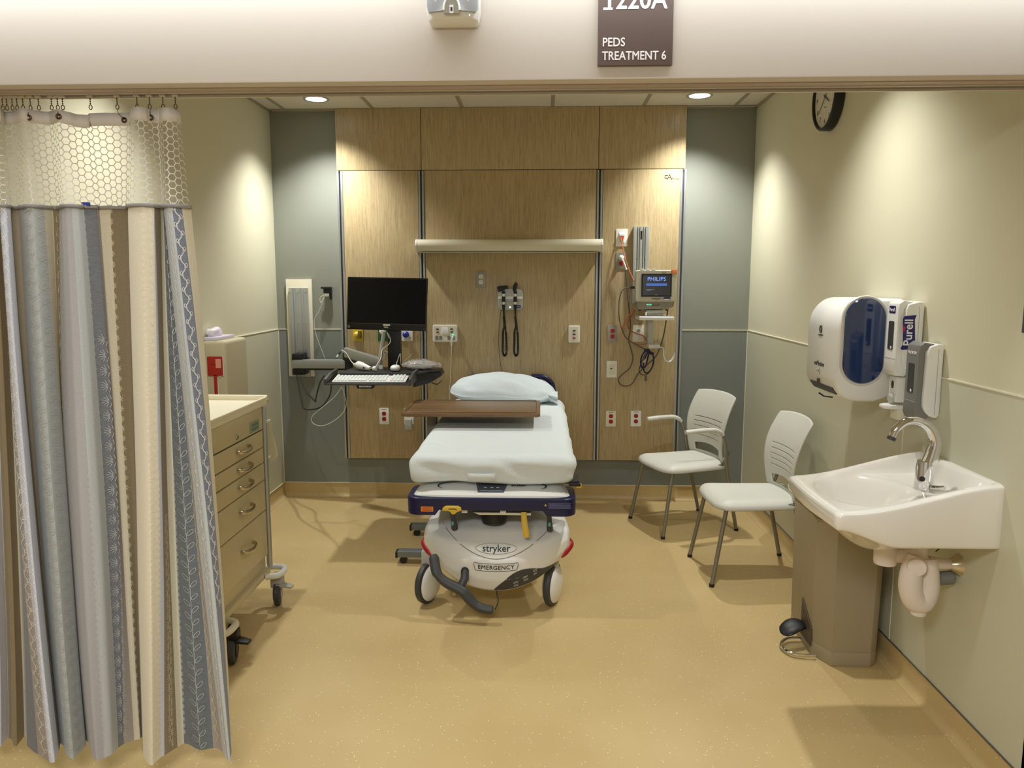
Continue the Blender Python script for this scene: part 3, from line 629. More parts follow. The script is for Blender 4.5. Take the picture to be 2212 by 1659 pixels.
# ================================================================ CHAIRS
def chair(label, loc, rot, arms):
    t = thing('visitor_chair', label, 'chair', loc, 'grey plastic visitor chairs', local=True); t.rotation_euler = (0, 0, rot)
    def seat(u, v):
        a = u * 2 - 1; b = v * 2 - 1       # b=-1 front
        w = .232 - .022 * (b + 1) / 2 ; 
        x = a * w * (1 - .10 * abs(b) ** 6); y = b * .235 * (1 - .12 * abs(a) ** 5) + .0
        e = max(abs(a) ** 8, (abs(b) ** 7 if b < 0 else 0))
        z = .452 - .046 * e - .014 * (1 - a * a) * (1 - b * b * .6)
        return Vector((x, y, z))
    build('seat', MB().grid(seat, 24, 24), M_CHAIR, t, solid=.010, ang=60)
    def bk(u, v):
        a = u * 2 - 1; h = v
        w = .192 + .030 * math.sin(min(1, h * 1.3) * PI / 2) ** 1.3 - .020 * max(0, h - .6)
        w *= 1 - .05 * max(0, (h - .93) / .07) ** 2
        z = .445 + .425 * h - .014 * abs(a) ** 3 * h ** 2 - (.006 if h > .98 else 0)
        y = .205 + .10 * h ** 1.5 - .05 * math.sin(h * PI * .8) * (1) - .035 * a * a
        return Vector((a * w, y, z))
    def sk(u, v):
        a = u * 2 - 1; c = .035 * (1 - (a / .8) ** 2)
        if abs(a) < .74 and .045 < v < .145 + c * 1.2: return True
        if abs(a) < .72:
            for k in range(5):
                s = .285 + .070 * k + .10 * 0
                if s < v < s + .011: return True
        return False
    build('backrest', MB().grid(bk, 44, 182, sk), M_CHAIR, t, solid=.009, ang=60)
    for s in (-1, 1):
        lg = build('leg', MB().tube([(s * .186, -.178, .414), (s * .218, -.252, .012)], .0115, 12), M_LEG, t); build('glide', MB().cyl((s * .2185, -.253, 0), (s * .218, -.252, .016), .0135, 14), M_BLACK, lg)
        if arms:
            path = smoothpath([(s * .222, .268, .012), (s * .228, .20, .30), (s * .232, .172, .45), (s * .243, .150, .58), (s * .247, .115, .645), (s * .247, .07, .662)], 5)
        else: path = smoothpath([(s * .222, .268, .012), (s * .205, .205, .28), (s * .196, .175, .412)], 5)
        lg = build('leg', MB().tube(path, .0115, 12), M_LEG, t); build('glide', MB().cyl((s * .2225, .27, 0), (s * .222, .268, .016), .0135, 14), M_BLACK, lg)
        if arms: build('armrest', MB().tube(smoothpath([(s * .247, .128, .632), (s * .247, .105, .652), (s * .247, .06, .667), (s * .245, -.03, .668), (s * .243, -.13, .663)], 5), [.016] * 4 + [.019] * 16 + [.017], 14, flat=.72), M_CHAIR, t)
        build('side_rail', MB().tube([(s * .190, -.19, .420), (s * .192, .17, .424)], .010, 10), M_LEG, t)
        build('back_upright', MB().tube(smoothpath([(s * .196, .17, .432), (s * .178, .205, .46), (s * .18, .222, .51)], 4), .009, 10), M_LEG, t)
    return t
chair('grey plastic chair with armrests in the corner beside the wood headwall', (.912, 4.882, 0), math.radians(-69.5), True)
chair('armless grey plastic chair nearer the sink and trash can', (1.125, 4.085, 0), math.radians(-86), False)

# ================================================================ TRASH CAN
tc = thing('trash_can', 'tall taupe step-on trash can under the sink edge', 'trash can', (1.28, 3.2, 0))
outl = [(1.150, 3.40), (1.150, 3.13), (1.196, 3.028), (1.352, 3.024), (1.368, 3.034), (1.385, 3.05), (1.385, 3.40), (1.37, 3.41), (1.17, 3.41)]
def cs(z, k): return [Vector((1.27 + (x - 1.27) * k, 3.21 + (y - 3.21) * k, z)) for x, y in outl]
cn = MB(); cn.rings([cs(.0, .985), cs(.012, 1.0), cs(.062, 1.0), cs(.0625, .988), cs(.065, .988), cs(.066, 1.0), cs(.60, 1.045)])
body = build('body', cn, M_CAN, tc, bevel=.006, limit=20)
build('lid', MB().rings([cs(.602, 1.06), cs(.63, 1.06), cs(.665, .93)]), M_CAN, tc, bevel=.008)
pf = frame((1.150, 3.175, 0), (0, -1, 0), (0, 0, 1))
rec = MB().rings([on(pf, [(-.075, .04), (.052, .04), (.052, .115), (-.075, .205)], d) for d in (.0035, .0065)])
build('pedal_recess', rec, mat('recess_brown', (84, 72, 54), .6), body)
build('pedal', MB().tube(smoothpath([(1.16, 3.22, .085), (1.12, 3.215, .098), (1.075, 3.19, .088), (1.05, 3.16, .07)], 4), [.03, .038, .04, .043, .045, .046, .046, .044, .042, .040, .034, .026, .016], 14, flat=.3), M_BLACK, tc)
build('pedal_wire', MB().tube(smoothpath([(1.16, 3.25, .018), (1.09, 3.245, .016), (1.045, 3.20, .014), (1.04, 3.15, .014), (1.07, 3.10, .016), (1.155, 3.085, .018)], 5), .006, 10), M_CHROME, tc)

# ================================================================ SINK
sk_ = thing('wall_sink', 'white porcelain wall-hung sink with sloping sides on the right wall', 'sink', (XR, 2.636, .74))
XW = XR - .004
def zr(s): s = max(0, min(1, s)); return .943 - .096 * (s * s * (3 - 2 * s)) ** .85
def outl_(u, v, g=0):
    b = 2 * v - 1
    x = XW - u * (.508 - .012 * b * b); y = 2.636 + b * (.248 - .010 * u ** 5)
    return x, y
def stp(a, b, x): t = max(0, min(1, (x - a) / (b - a))); return t * t * (3 - 2 * t)
def stop(u, v):
    x, y = outl_(u, v); b = abs(2 * v - 1)
    rim = zr(u) - .004 * max(0, (u - .97) / .03) - .004 * max(0, (b - .95) / .05)
    ed = max(stp(.80, .93, b), stp(.86, .96, u), 1 - stp(.03, .12, u))
    deckz = .866 - .008 * u
    r2 = math.hypot((x - 1.115) / .155, (y - 2.64) / .205)
    bowl = -.135 * (1 - stp(.45, 1.02, r2)) - .012 * (1 - stp(.9, 1.15, r2))
    z = (deckz + bowl) * (1 - ed) + rim * ed
    return Vector((x, y, min(z, rim) if ed < 1 else rim))
def sbot(u, v):
    x, y = outl_(u, v); b = abs(2 * v - 1)
    e0 = .735 + .052 * stp(.62, 1.0, u)
    r2 = math.hypot((x - 1.145) / .235, (y - 2.636) / .262)
    return Vector((x, y, min(e0, e0 - .075 * (1 - stp(.12, 1.0, r2)))))
mb = MB(); N = 56
mb.grid(stop, N, N); mb.grid(sbot, N, N)
def rim_loop(f_): return [f_(k / N, 0) for k in range(N + 1)] + [f_(1, k / N) for k in range(1, N + 1)] + [f_(1 - k / N, 1) for k in range(1, N + 1)] + [f_(0, 1 - k / N) for k in range(1, N)]
top_l = rim_loop(stop); bot_l = rim_loop(sbot); scn = Vector((1.19, 2.636, 0))
def outset(L_, d, dz_): 
    out = []
    for k, p in enumerate(L_):
        t_ = (L_[(k + 1) % len(L_)] - L_[k - 1]); n_ = Vector((t_.y, -t_.x, 0)).normalized()
        if n_.dot(p - scn) < 0: n_ = -n_
        q = p + n_ * d; q.x = min(q.x, XW); q.z += dz_; out.append(q)
    return out
mb.rings([top_l, outset(top_l, .004, -.0012), outset(top_l, .0075, -.005), outset(top_l, .009, -.011), outset(bot_l, .009, .012), outset(bot_l, .006, .004), bot_l], False, False)
bmesh.ops.remove_doubles(mb.bm, verts=mb.bm.verts, dist=1e-5)
build('basin', mb, M_PORC, sk_, ang=60)
build('drain_ring', MB().lathe([(.022, 0), (.024, .003), (.014, .004)], (0, 0, 1), (1.16, 2.64, .7175)), M_CHROME, sk_)
fa = thing('faucet', 'chrome gooseneck sensor faucet standing on the sink', 'faucet', (1.318, 2.63, .864))
build('base', MB().lathe([(.032, 0), (.032, .012), (.030, .03), (.030, .075), (.026, .10)], (0, 0, 1), (1.318, 2.63, .862)), M_CHROME, fa)
sp = smoothpath([(1.325, 2.63, .94), (1.338, 2.63, .985), (1.345, 2.63, 1.03), (1.325, 2.63, 1.075), (1.285, 2.63, 1.100), (1.245, 2.63, 1.098), (1.215, 2.63, 1.075), (1.200, 2.63, 1.045)], 6)
build('spout', MB().tube(sp, [.026 - .012 * min(1, i / 22) for i in range(len(sp))], 18), M_CHROME, fa)
build('aerator', MB().cyl((1.201, 2.63, 1.046), (1.196, 2.63, 1.034), .0145, 18), M_DGREY, fa)
build('sensor', MB().lathe([(.009, 0), (.009, .004), (.0, .005)], (-.6, -.8, 0), (1.2995, 2.6055, .905)), M_BLACK, fa)
build('mixer_lever', MB().tube([(1.330, 2.600, .875), (1.342, 2.575, .880), (1.352, 2.558, .888)], [.010, .009, .006], 10), M_CHROME, fa)
WT = mat('white_trap_cover', (226, 214, 204), .5)
dr = thing('drain_trap', 'white padded drain pipe trap hanging below the sink', 'drain pipe', (1.30, 2.60, .43))
build('drain_cup', MB().lathe([(.036, 0), (.038, .01), (.038, .045), (.034, .065)], (0, 0, 1), (1.20, 2.62, .598)), WT, dr)
build('drain_elbow', MB().tube(smoothpath([(1.20, 2.62, .64), (1.225, 2.615, .630), (1.27, 2.61, .635), (1.30, 2.60, .65)], 4), .026, 14), WT, dr)
build('down_pipe', MB().tube([(1.305, 2.60, .735), (1.305, 2.60, .62)], [.026, .03], 16), WT, dr)
tb = smoothpath([(1.285, 2.575, .64), (1.268, 2.57, .585), (1.268, 2.57, .53), (1.288, 2.575, .485), (1.316, 2.58, .478), (1.334, 2.585, .52), (1.334, 2.59, .575), (1.33, 2.595, .63)], 5)
build('trap_bend', MB().tube(tb, [.033 + .006 * math.sin(PI * i / (len(tb) - 1)) for i in range(len(tb))], 18), WT, dr)
build('trap_foot', MB().lathe([(.024, 0), (.026, .008), (.030, .05)], (0, 0, 1), (1.305, 2.578, .432)), WT, dr)
build('cleanout_cap', MB().lathe([(.032, 0), (.032, .045), (.028, .052), (.0, .053)], (-.35, -.93, .05), (1.288, 2.585, .612)), WT, dr)
build('wall_pipe', MB().tube([(1.335, 2.59, .612), (1.40, 2.60, .606), (1.43, 2.60, .604)], [.024, .019, .018], 14), WT, dr)
build('escutcheon', MB().lathe([(.040, 0), (.034, .006), (.016, .036), (.014, .045)], (-1, 0, 0), (XR - .004, 2.60, .604)), M_SATIN, dr)
build('rear_valve', MB().cyl((1.38, 2.62, .545), (1.43, 2.62, .55), .024, 16), M_MGREY, dr)
build('sensor_wire', MB().tube(smoothpath([(1.37, 2.60, .735), (1.383, 2.60, .70), (1.378, 2.60, .67), (1.36, 2.60, .65)], 5), .002, 6), M_BLACK, dr)

# ================================================================ RIGHT WALL DISPENSERS
td = thing('paper_towel_dispenser', 'large white paper towel dispenser with a round-ended dark blue side window', 'towel dispenser', (XR, 3.32, 1.08))
Y0, Y1 = 3.137, 3.50; x0, x1, z0, z1 = 1.192, XR - .004, 1.085, 1.502
def tprof(k=0):
    P = []; xm = x1 - k
    for a in range(0, 91, 10): P.append((x0 + .105 - (.105 - k) * math.cos(math.radians(a)), z1 - .13 + (.13 - k) * math.sin(math.radians(a))))
    P.append((xm, z1 - k)); P.append((xm, z0 + .03 + k))
    P.append((x0 + .16, z0 + k)); 
    for a in range(0, 91, 15): P.append((x0 + .09 - (.09 - k) * math.sin(math.radians(a)), z0 + .09 - (.09 - k) * math.cos(math.radians(a))))
    return P
tb_ = MB().rings([[Vector((x, y, z)) for x, z in tprof(k)] for y, k in ((Y0, .012), (Y0 + .006, .004), (Y0 + .016, 0), (Y1 - .016, 0), (Y1, .012))])
bd = build('housing', tb_, M_WHITE, td, ang=40)
wc = atY(1866, 737, Y0)
sf = BK(wc.x, wc.z, Y0)
wpts = rrect(.163, .345, .0812, 12)
build('window_rim', MB().rings([on(sf, rrect(.185, .367, .092, 12), -.001), on(sf, rrect(.178, .36, .0885, 12), .004)]), mat('pale_grey_rim', (206, 204, 198), .3), td)
build('window', MB().rings([on(sf, wpts, .004), on(sf, rrect(.155, .337, .077, 12), .010)]), mat('dark_blue_glass', (14, 44, 96), .08, spec=.8, coat=.5), td)
fr_ = frame((x0, 3.32, 1.30), (0, -1, 0), (0, 0, 1))
cc, ss = math.cos(math.radians(36)), math.sin(math.radians(36))
build('outlet_slot', plate(frame((x0 + .09 - .09 * cc, 3.318, z0 + .09 - .09 * ss), (0, -1, 0), (-ss, 0, cc)), .27, .034, .0032, .004, 0, 0, -.0012), M_BLACK, td)
build('sensor_window', plate(fr_, .030, .020, .002, .003, -.01, -.152), mat('amber_sensor', (60, 44, 8), .3), td)
text(td, 'enMotion', .030, frame((x0 - .001, 3.33, 1.222), (0, -1, 0), (0, 0, 1)), M_INK)
build('maker_mark', MB().tube([frame((x0 - .001, 3.33, 1.37), (0, -1, 0), (0, 0, 1)) @ Vector((.012 * math.cos(q), .014 * math.sin(q), 0)) for q in [2 * PI * i / 16 for i in range(16)]], .003, 6, closed=True), M_INK, td)
text(td, 'Georgia-Pacific', .0095, frame((x0 - .001, 3.33, 1.345), (0, -1, 0), (0, 0, 1)), M_INK)
build('wave_mark', MB().tube([frame((x0 - .001, 3.33, 1.188), (0, -1, 0), (0, 0, 1)) @ Vector(v) for v in ((-.03, .002, 0), (-.005, .0, 0), (.008, .012, 0), (.016, .004, 0), (.010, -.010, 0))], .0014, 6), M_MGREY, td)
build('blue_key', MB().tube([(1.23, 3.42, 1.082), (1.245, 3.40, 1.070), (1.27, 3.37, 1.07)], .006, 8, flat=.5), M_NAVY, td)
def soap(label, xf, y0, y1, z0, z1, front, name):
    t = thing('hand_rub_dispenser', label, 'dispenser', (XR, (y0 + y1) / 2, z0)); ym = (y0 + y1) / 2; h = z1 - z0
    side = [(XR - .004, z0 + .01), (XR - .004, z1 - .004), (XR - .02, z1), (xf + .034, z1 - .010), (xf + .024, z1 - .030), (xf + .020, z0 + .075)] + [(xf + .072 - .052 * math.cos(q), z0 + .058 - .058 * math.sin(q)) for q in [PI / 16 * i for i in range(1, 9)]]
    build('body', MB().rings([[Vector((x, y, z)) for x, z in side] for y in (y0, y1)]), M_WHITE, t, bevel=.006, seg=3)
    build('back_seam', MB().box((XR - .0235, y0 - .0006, z0 + .012), (XR - .0225, y1, z1 - .02)), M_MGREY, t, smooth=False)
    fp = [(xf + .055, z1 - .002), (xf + .02, z1 + .004), (xf + .004, z1 - .008), (xf, z1 - .03), (xf, z0 + .06), (xf - .002, z0 + .01), (xf + .006, z0 - .010), (xf + .04, z0 - .012), (xf + .05, z0 + .01), (xf + .024, z0 + .05), (xf + .022, z1 - .03), (xf + .04, z1 - .012)]
    build('front_cover', MB().rings([[Vector((x, y, z)) for x, z in fp] for y in (y0 + .014, y1 - .014)]), front, t, bevel=.004, seg=3)
    fr = frame((xf, ym, (z0 + z1) / 2), (0, -1, 0), (0, 0, 1))
    w_ = build('sight_window', plate(fr, .044, h * .40, .0015, .006, -.002, h * .02, 0), M_DGREY, t)
    build('refill', MB().ball(fr @ Vector((.006, -h * .15, .002)), (.002, .006, .006), 10), M_WHITE, w_)
    build('push_line', MB().box((xf - .0012, y0 + .015, z0 + .055), (xf, y1 - .015, z0 + .0565)), M_LGREY, t)
    build('top_slot', plate(frame((xf + .07, ym, z1 - .004), (0, -1, 0), (1, 0, 0)), .05, .022, .002, .008), M_MGREY, t)
    return t, fr
NAVYL = mat('navy_label', (26, 22, 96), .4)
t, fr = soap('white hand sanitizer dispenser with navy label, upper of the two', 1.350, 2.962, 3.083, 1.222, 1.497, M_WHITE, 'Purell')
fl = frame((1.386, 2.9615, 1.380), (0, 0, 1), (-1, 0, 0))
lp = [(-.062, -.024), (-.05, -.028), (.05, -.020), (.066, -.026), (.062, .018), (.052, .024), (-.045, .018), (-.06, .026), (-.066, .02)]
lb = build('side_label', MB().rings([on(frame((1.386, 2.9615, 1.380), (0, 0, 1), (1, 0, 0)), [(a, -b) for a, b in lp], d) for d in (-.0012, .0)]), NAVYL, t)
fl = frame((1.386, 2.9603, 1.380), (0, 0, 1), (-1, 0, 0))
text(lb, 'Purell', .044, fl, M_LETTER, off=.0004, bold=.0007)
build('red_swash', MB().rings([on(fl, [(-.002, .018), (.018, .012), (.03, .0215), (.012, .022)], d) for d in (.0, .0014)]), mat('magenta_label', (180, 20, 80), .4), lb)
lb2 = build('front_label', plate(fr, .052, .028, .001, .004, -.002, .105), NAVYL, t); text(lb2, 'Purell', .018, fr @ Matrix.Translation((-.002, .104, .0012)), M_LETTER, bold=.0003)
t, fr = soap('white soap dispenser with grey front strip, lower and nearer one above the faucet', 1.360, 2.800, 2.922, 1.080, 1.350, M_MGREY, 'Provon')
text(t, 'PROVON', .0155, fr @ Matrix.Translation((-.002, .098, .0008)), M_LETTER, bold=.0002)
# little white holder between the dispensers
q = atX(1944, 850, XR - .004)
wh = thing('wall_holder', 'small white wall holder with dark oval and round knob below the sanitizer dispenser', 'wall holder', (XR, 3.05, 1.04))
ya, yb_ = 3.005, 3.07
build('case', MB().box((1.375, ya, 1.105), (XR - .004, yb_, 1.205)), M_WHITE, wh, bevel=.004)
build('lower_case', MB().box((1.385, ya, 1.035), (XR - .004, yb_, 1.09)), M_IVORY, wh, bevel=.006)
fr = frame((1.375, 3.0375, 1.15), (0, -1, 0), (0, 0, 1))
build('dark_oval', MB().rings([on(fr, ovalpts(.018, .030, .0, .022), d) for d in (0, .002)]), M_BLACK, wh)
build('round_knob', MB().lathe([(.019, 0), (.019, .006), (.012, .012), (.0, .013)], (-1, -.15, 0), (1.373, 3.034, 1.118)), M_LGREY, wh)
build('tray_lip', MB().rings([[Vector((x, y, z)) for x, y in ((XR - .004, yb_ + .005), (1.36, yb_ + .004), (1.335, 3.055), (1.335, 3.02), (1.36, ya - .004), (XR - .004, ya - .006))] for z in (1.078, 1.094)]), M_WHITE, wh, bevel=.005)
# dark box cut off by the picture edge
bxx = thing('wall_rack', 'dark grey wall-mounted box at the right picture edge', 'wall box', (XR, 2.32, 1.42))
build('body', MB().box((1.41, 2.20, 1.422), (XR - .0005, 2.318, 1.60)), mat('slate_box', (70, 76, 78), .5), bxx, bevel=.004)
build('inner_panel', MB().box((1.4085, 2.21, 1.432), (1.4105, 2.308, 1.59)), M_DGREY, bxx)
# wall clock
CYc, CZc, CR = 4.04, 2.482, .164
ck = thing('wall_clock', 'round black-rimmed wall clock partly hidden by the header', 'clock', (XR, CYc, CZc))
o_ = (XR - .0005, CYc, CZc)
build('rim', MB().lathe([(CR * .9, 0), (CR, .004), (CR, .042), (CR - .006, .050), (CR - .014, .050), (CR - .016, .034)], (-1, 0, 0), o_, 56), M_BLACK, ck)
face = build('dial', MB().lathe([(CR - .012, .026), (CR - .015, .0365)], (-1, 0, 0), o_, 56), mat('clock_dial', (214, 208, 190), .5), ck)
fr = frame((XR - .0375, CYc, CZc), (0, -1, 0), (0, 0, 1))
for h in range(1, 13):
    a = PI / 2 - h * PI / 6; text(face, str(h), .034, fr @ Matrix.Translation((.118 * math.cos(a), .118 * math.sin(a), .0004)), M_INK, name='numeral')
def hand(a, l, w): 
    d = Vector((math.cos(a), math.sin(a))); n_ = Vector((-d.y, d.x)); return MB().rings([on(fr, [(d * -.02 + n_ * w), (d * -.02 - n_ * w), (d * l - n_ * w * .5), (d * l + n_ * w * .5)], q_) for q_ in (.003, .004)])
build('hour_hand', hand(math.radians(-30), .07, .004), M_BLACK, ck); build('minute_hand', hand(math.radians(-141), .105, .0028), M_BLACK, ck)
build('maker_mark', MB().rings([on(fr, rrect(.026, .005, .002, 2, 0, -.05), d) for d in (0, .0006)]), M_MGREY, face)

# ================================================================ MEDICAL CART
ct = thing('medical_cart', 'cream drawer cart behind the curtain with metal handles and castors', 'cart', (-1.56, 3.23, 0))
FX = -1.312; YA, YBk = 2.93, 3.525
def zz(py): return atX(565, py, FX).z
build('carcass', MB().box((-1.80, YA, .19), (FX - .018, YBk, .995)), M_CART, ct, bevel=.004)
tt = MB()
tt.box((-1.83, YA - .035, .99), (FX + .012, YBk + .045, 1.012))
for lo, hi in (((-1.83, YA - .035, 1.012), (-1.815, YBk + .045, 1.036)), ((FX + .000, YA - .035, 1.012), (FX + .012, YBk + .045, 1.030)), ((-1.83, YA - .035, 1.012), (FX + .012, YA - .02, 1.036)), ((-1.83, YBk + .028, 1.012), (FX + .012, YBk + .045, 1.036))): tt.box(lo, hi)
build('worktop_tray', tt, M_CARTTOP, ct, bevel=.005)
def pull(par, z, zc=None):
    yc = (YA + YBk) / 2 + .03
    pts = smoothpath([(FX, yc - .065, z), (FX + .022, yc - .055, z - .004), (FX + .032, yc, z - .008), (FX + .022, yc + .055, z - .004), (FX, yc + .065, z)], 5)
    return build('handle', MB().tube(pts, .0062, 10, flat=1.5), M_SATIN, par)
lev = [zz(929), zz(968), zz(1002), zz(1041), zz(1109), zz(1212)]
pn = build('lock_panel', MB().box((FX - .02, YA + .01, lev[0] + .003), (FX, YBk - .01, .985)), M_CART, ct, bevel=.003)
lk = atX(511, 944, FX)
build('lock', MB().lathe([(.013, 0), (.013, .004), (.009, .006)], (1, 0, 0), lk), M_SATIN, pn); build('keyhole', MB().cyl(lk + Vector((.005, 0, 0)), lk + Vector((.0072, 0, 0)), .004, 12), M_BLACK, pn)
s0 = atX(549, 921, FX); fl = frame((FX, s0.y, s0.z), (0, 1, 0), (0, 0, 1))
lb = build('label', plate(fl, .115, .05, .0015, .002), mat('sage_label', (150, 158, 134), .5), pn)
mk = MB()
for r_ in range(2):
    for k in range(8): mk.rings([on(fl, rrect(.0045, .013, .001, 1, -.030 + k * .0105 , .008 - r_ * .018), d) for d in (.0015, .002)])
build('label_marks', mk, mat('teal_mark', (40, 96, 100), .5), lb)
s0 = atX(459, 975, FX); build('blue_label', plate(frame((FX, s0.y - .01, s0.z), (0, 1, 0), (0, 0, 1)), .03, .02, .0015, .002), mat('blue_label', (90, 150, 180), .5), pn)
for a, b in zip(lev, lev[1:]):
    d = build('drawer', MB().box((FX - .018, YA + .01, b + .003), (FX, YBk - .014, a - .003)), M_CART, ct, bevel=.003)
    pull(d, a - (a - b) * (.42 if a - b > .07 else .45))
build('dark_gap', MB().box((FX - .03, YA + .015, lev[0] - .004), (FX - .006, YBk - .015, lev[0] + .004)), M_BLACK, ct, smooth=False)
for y in (YA - .005, YBk + .016):
    for x in (-1.80, FX + .004): build('corner_post', MB().cyl((x - .008, y, .20), (x - .008, y, .995), .0135, 16), M_ALU, ct)
build('base_frame', MB().box((-1.81, YA - .01, .165), (FX + .0, YBk + .012, .195)), M_CART, ct, bevel=.005)
for y, s in ((YA - .01, -1), (YBk + .016, 1)):
    for x in (FX + .0,):
        pts = smoothpath([(x - .06, y + s * .0, .175), (x - .045, y + s * .045, .172), (x + .01, y + s * .062, .172), (x + .052, y + s * .045, .172), (x + .062, y - s * .01, .172), (x + .050, y - s * .055, .172), (x + .0, y - s * .075, .172)], 5)
        build('corner_bumper', MB().tube(pts, .0145, 12), M_WHITE if s > 0 else M_IVORY, ct)
for i, (x, y) in enumerate(((-1.275, 2.965), (-1.285, 3.545), (-1.76, 2.97), (-1.76, 3.54))):
    black = i in (0,)
    w = build('castor', MB().lathe([(.03, -.016), (.050, -.016), (.0575, -.010), (.0575, .010), (.050, .016), (.03, .016)], (1, .25, 0), (x, y, .0585), 32), M_DGREY, ct)
    build('hub', MB().lathe([(.036, -.019), (.030, -.021), (.030, .021), (.036, .019)], (1, .25, 0), (x, y, .0585), 24), M_BLACK if black else M_LGREY, w)
    build('fork', MB().box((x - .028, y - .02, .09), (x + .028, y + .03, .145)).cyl((x, y, .14), (x, y, .168), .014, 12), M_BLACK if black else M_LGREY, w, bevel=.006)
    if i < 2: build('brake_pedal', MB().prism([(x + .0, y - .03, .100), (x + .075, y - .02, .088), (x + .078, y + .015, .088), (x, y + .03, .100)], (0, 0, .012)), M_BLACK if black else M_LGREY, w, bevel=.004)
# clear pouch on the cart side
y_ = YBk + .05
pb = build('side_pouch', MB().rings([[Vector((x, y, z)) for x, z in ((FX - .01, .905), (FX + .012, .91), (FX + .045, .74), (FX + .02, .715), (FX - .02, .72))] for y in (y_, y_ + .014)]), M_FROST, ct, bevel=.004)
for z in (.908, .735): build('white_clip', MB().cyl((FX + .002, y_ - .03, z), (FX + .006, y_ + .016, z), .007, 10), M_WHITE, ct)

# sharps container on the left wall
sh = thing('sharps_container', 'beige wall sharps container with red window above the cart', 'sharps container', (XL, 4.27, .80))
build('cabinet', MB().box((XL + .004, 4.19, .80), (-1.752, 4.50, 1.243)), mat('beige_cabinet', (190, 181, 152), .45), sh, bevel=.022, seg=4)
f = BK(-1.815, 1.135, 4.189)
a = atY(447, 770, 4.189); b = atY(482, 812, 4.189); cxs = (a.x + b.x) / 2; czs = (a.z + b.z) / 2
f = BK(cxs, czs, 4.189)
build('red_window', MB().rings([on(f, rrect(b.x - a.x, a.z - b.z, .006, 3), d) for d in (0, .002)]).rings([on(f, [(-.010, -.05), (.008, -.05), (.008, -.30), (-.010, -.30)], d) for d in (0, .002)]), mat('red_film', (168, 34, 24), .35), sh)
build('white_outline', MB().tube([f @ Vector(v) for v in (((b.x - a.x) / 2 + .004, .06, .001), ((b.x - a.x) / 2 + .004, -.052, .001), (.018, -.062, .001), (.013, -.075, .001), (.012, -.30, .001))], .0016, 6), M_WHITE, sh)
build('warning_label', plate(f, .030, .05, .001, .002, .020, .015, .002), mat('pink_label', (222, 150, 130), .5), sh)
build('label_print', plate(f, .020, .0035, .0004, .0005, -.010, .010, .002), M_INK, sh)
build('glove_box', MB().box((XL + .01, 4.21, 1.243), (-1.80, 4.44, 1.262)), mat('lavender_card', (206, 200, 216), .5), sh, bevel=.003)
gl = build('glove', softbox((-1.885, 4.24, 1.255), (-1.835, 4.36, 1.308), .020, (10, 10, 10), lambda p, n: p + n * .008 * NZ.noise(p * 40)), mat('nitrile_pale', (226, 220, 230), .5), sh)

# ================================================================ COMPUTER ARM
wk = thing('computer_wall_mount', 'silver and black wall-mounted computer arm with keyboard tray', 'workstation arm', (-1.72, YB, .89))
WY = 5.446
a = atY(617, 603, 5.43); b = atY(676, 813, 5.43)
build('back_plate', MB().box((a.x, 5.428, b.z), (a.x + .184, WY, a.z)), M_IVORY, wk, bevel=.002)
rx = a.x + .024; rw = .136
rl = MB()
for i0, i1, d in ((0, .03, .018), (.03, .05, .010), (.05, .086, .014), (.086, .106, .010), (.106, .136, .018)): rl.box((rx + i0, 5.428 - d, b.z + .0), (rx + i1, 5.429, a.z - .062))
rail = build('track', rl, M_ALU, wk, bevel=.001)
for zc_ in (a.z - .085, a.z - .30, a.z - .55):
    for dx in (.008, .066, .122): build('screw', MB().cyl((rx + dx, 5.418, zc_), (rx + dx, 5.406, zc_), .0055, 10), M_CHROME, rail)
p0 = atY(634, 786, 5.34)
build('pivot_bracket', MB().box((p0.x + .0, 5.30, p0.z + .02), (p0.x + .075, 5.42, p0.z + .075)).box((p0.x + .0, 5.30, p0.z - .075), (p0.x + .09, 5.42, p0.z - .03)), M_BLACK, wk, bevel=.01)
q0 = atY(640, 786, 5.33); q1 = atY(752, 786, 5.25)
build('lower_arm', MB().rings([[Vector(q) + Vector((0, yy, z_)) for yy, z_ in ((-.035, -.030), (-.035, .030), (.035, .030), (.035, -.030))] for q in (q0 + Vector((-.02, 0, 0)), q1)]), M_ALU, wk, bevel=.008)
build('arm_under_cover', MB().rings([[Vector(q) + Vector((0, yy, z_)) for yy, z_ in ((-.028, -.042), (-.028, -.029), (.028, -.029), (.028, -.042))] for q in (q0 + Vector((.03, 0, 0)), q1)]), M_BLACK, wk, bevel=.003)  # black cover along the underside of the lower arm
build('elbow', MB().cyl(q1 + Vector((0, 0, -.04)), q1 + Vector((0, 0, .075)), .036, 20), M_BLACK, wk)
u0 = atY(745, 760, 5.18); u1 = atY(824, 784, 5.02)
build('upper_arm', MB().rings([[q + Vector((0, yy, z_)) for yy, z_ in ((-.032, -.034), (-.032, .032), (.032, .032), (.032, -.034))] for q in (u0, u1)]), M_ALU, wk, bevel=.008)
build('upper_arm_base', MB().rings([[q + Vector((0, yy, z_)) for yy, z_ in ((-.030, -.050), (-.030, -.033), (.030, -.033), (.030, -.050))] for q in (u0, u1)]), M_BLACK, wk, bevel=.004)
c0 = atY(851, 760, 4.97)
build('support_column', MB().box((c0.x - .038, 4.95, .985), (c0.x + .044, 5.02, 1.40)), M_BLACK, wk, bevel=.008)
build('tilt_rod', MB().cyl(atY(818, 795, 4.96), atY(830, 716, 4.97), .013, 14), M_LGREY, wk)
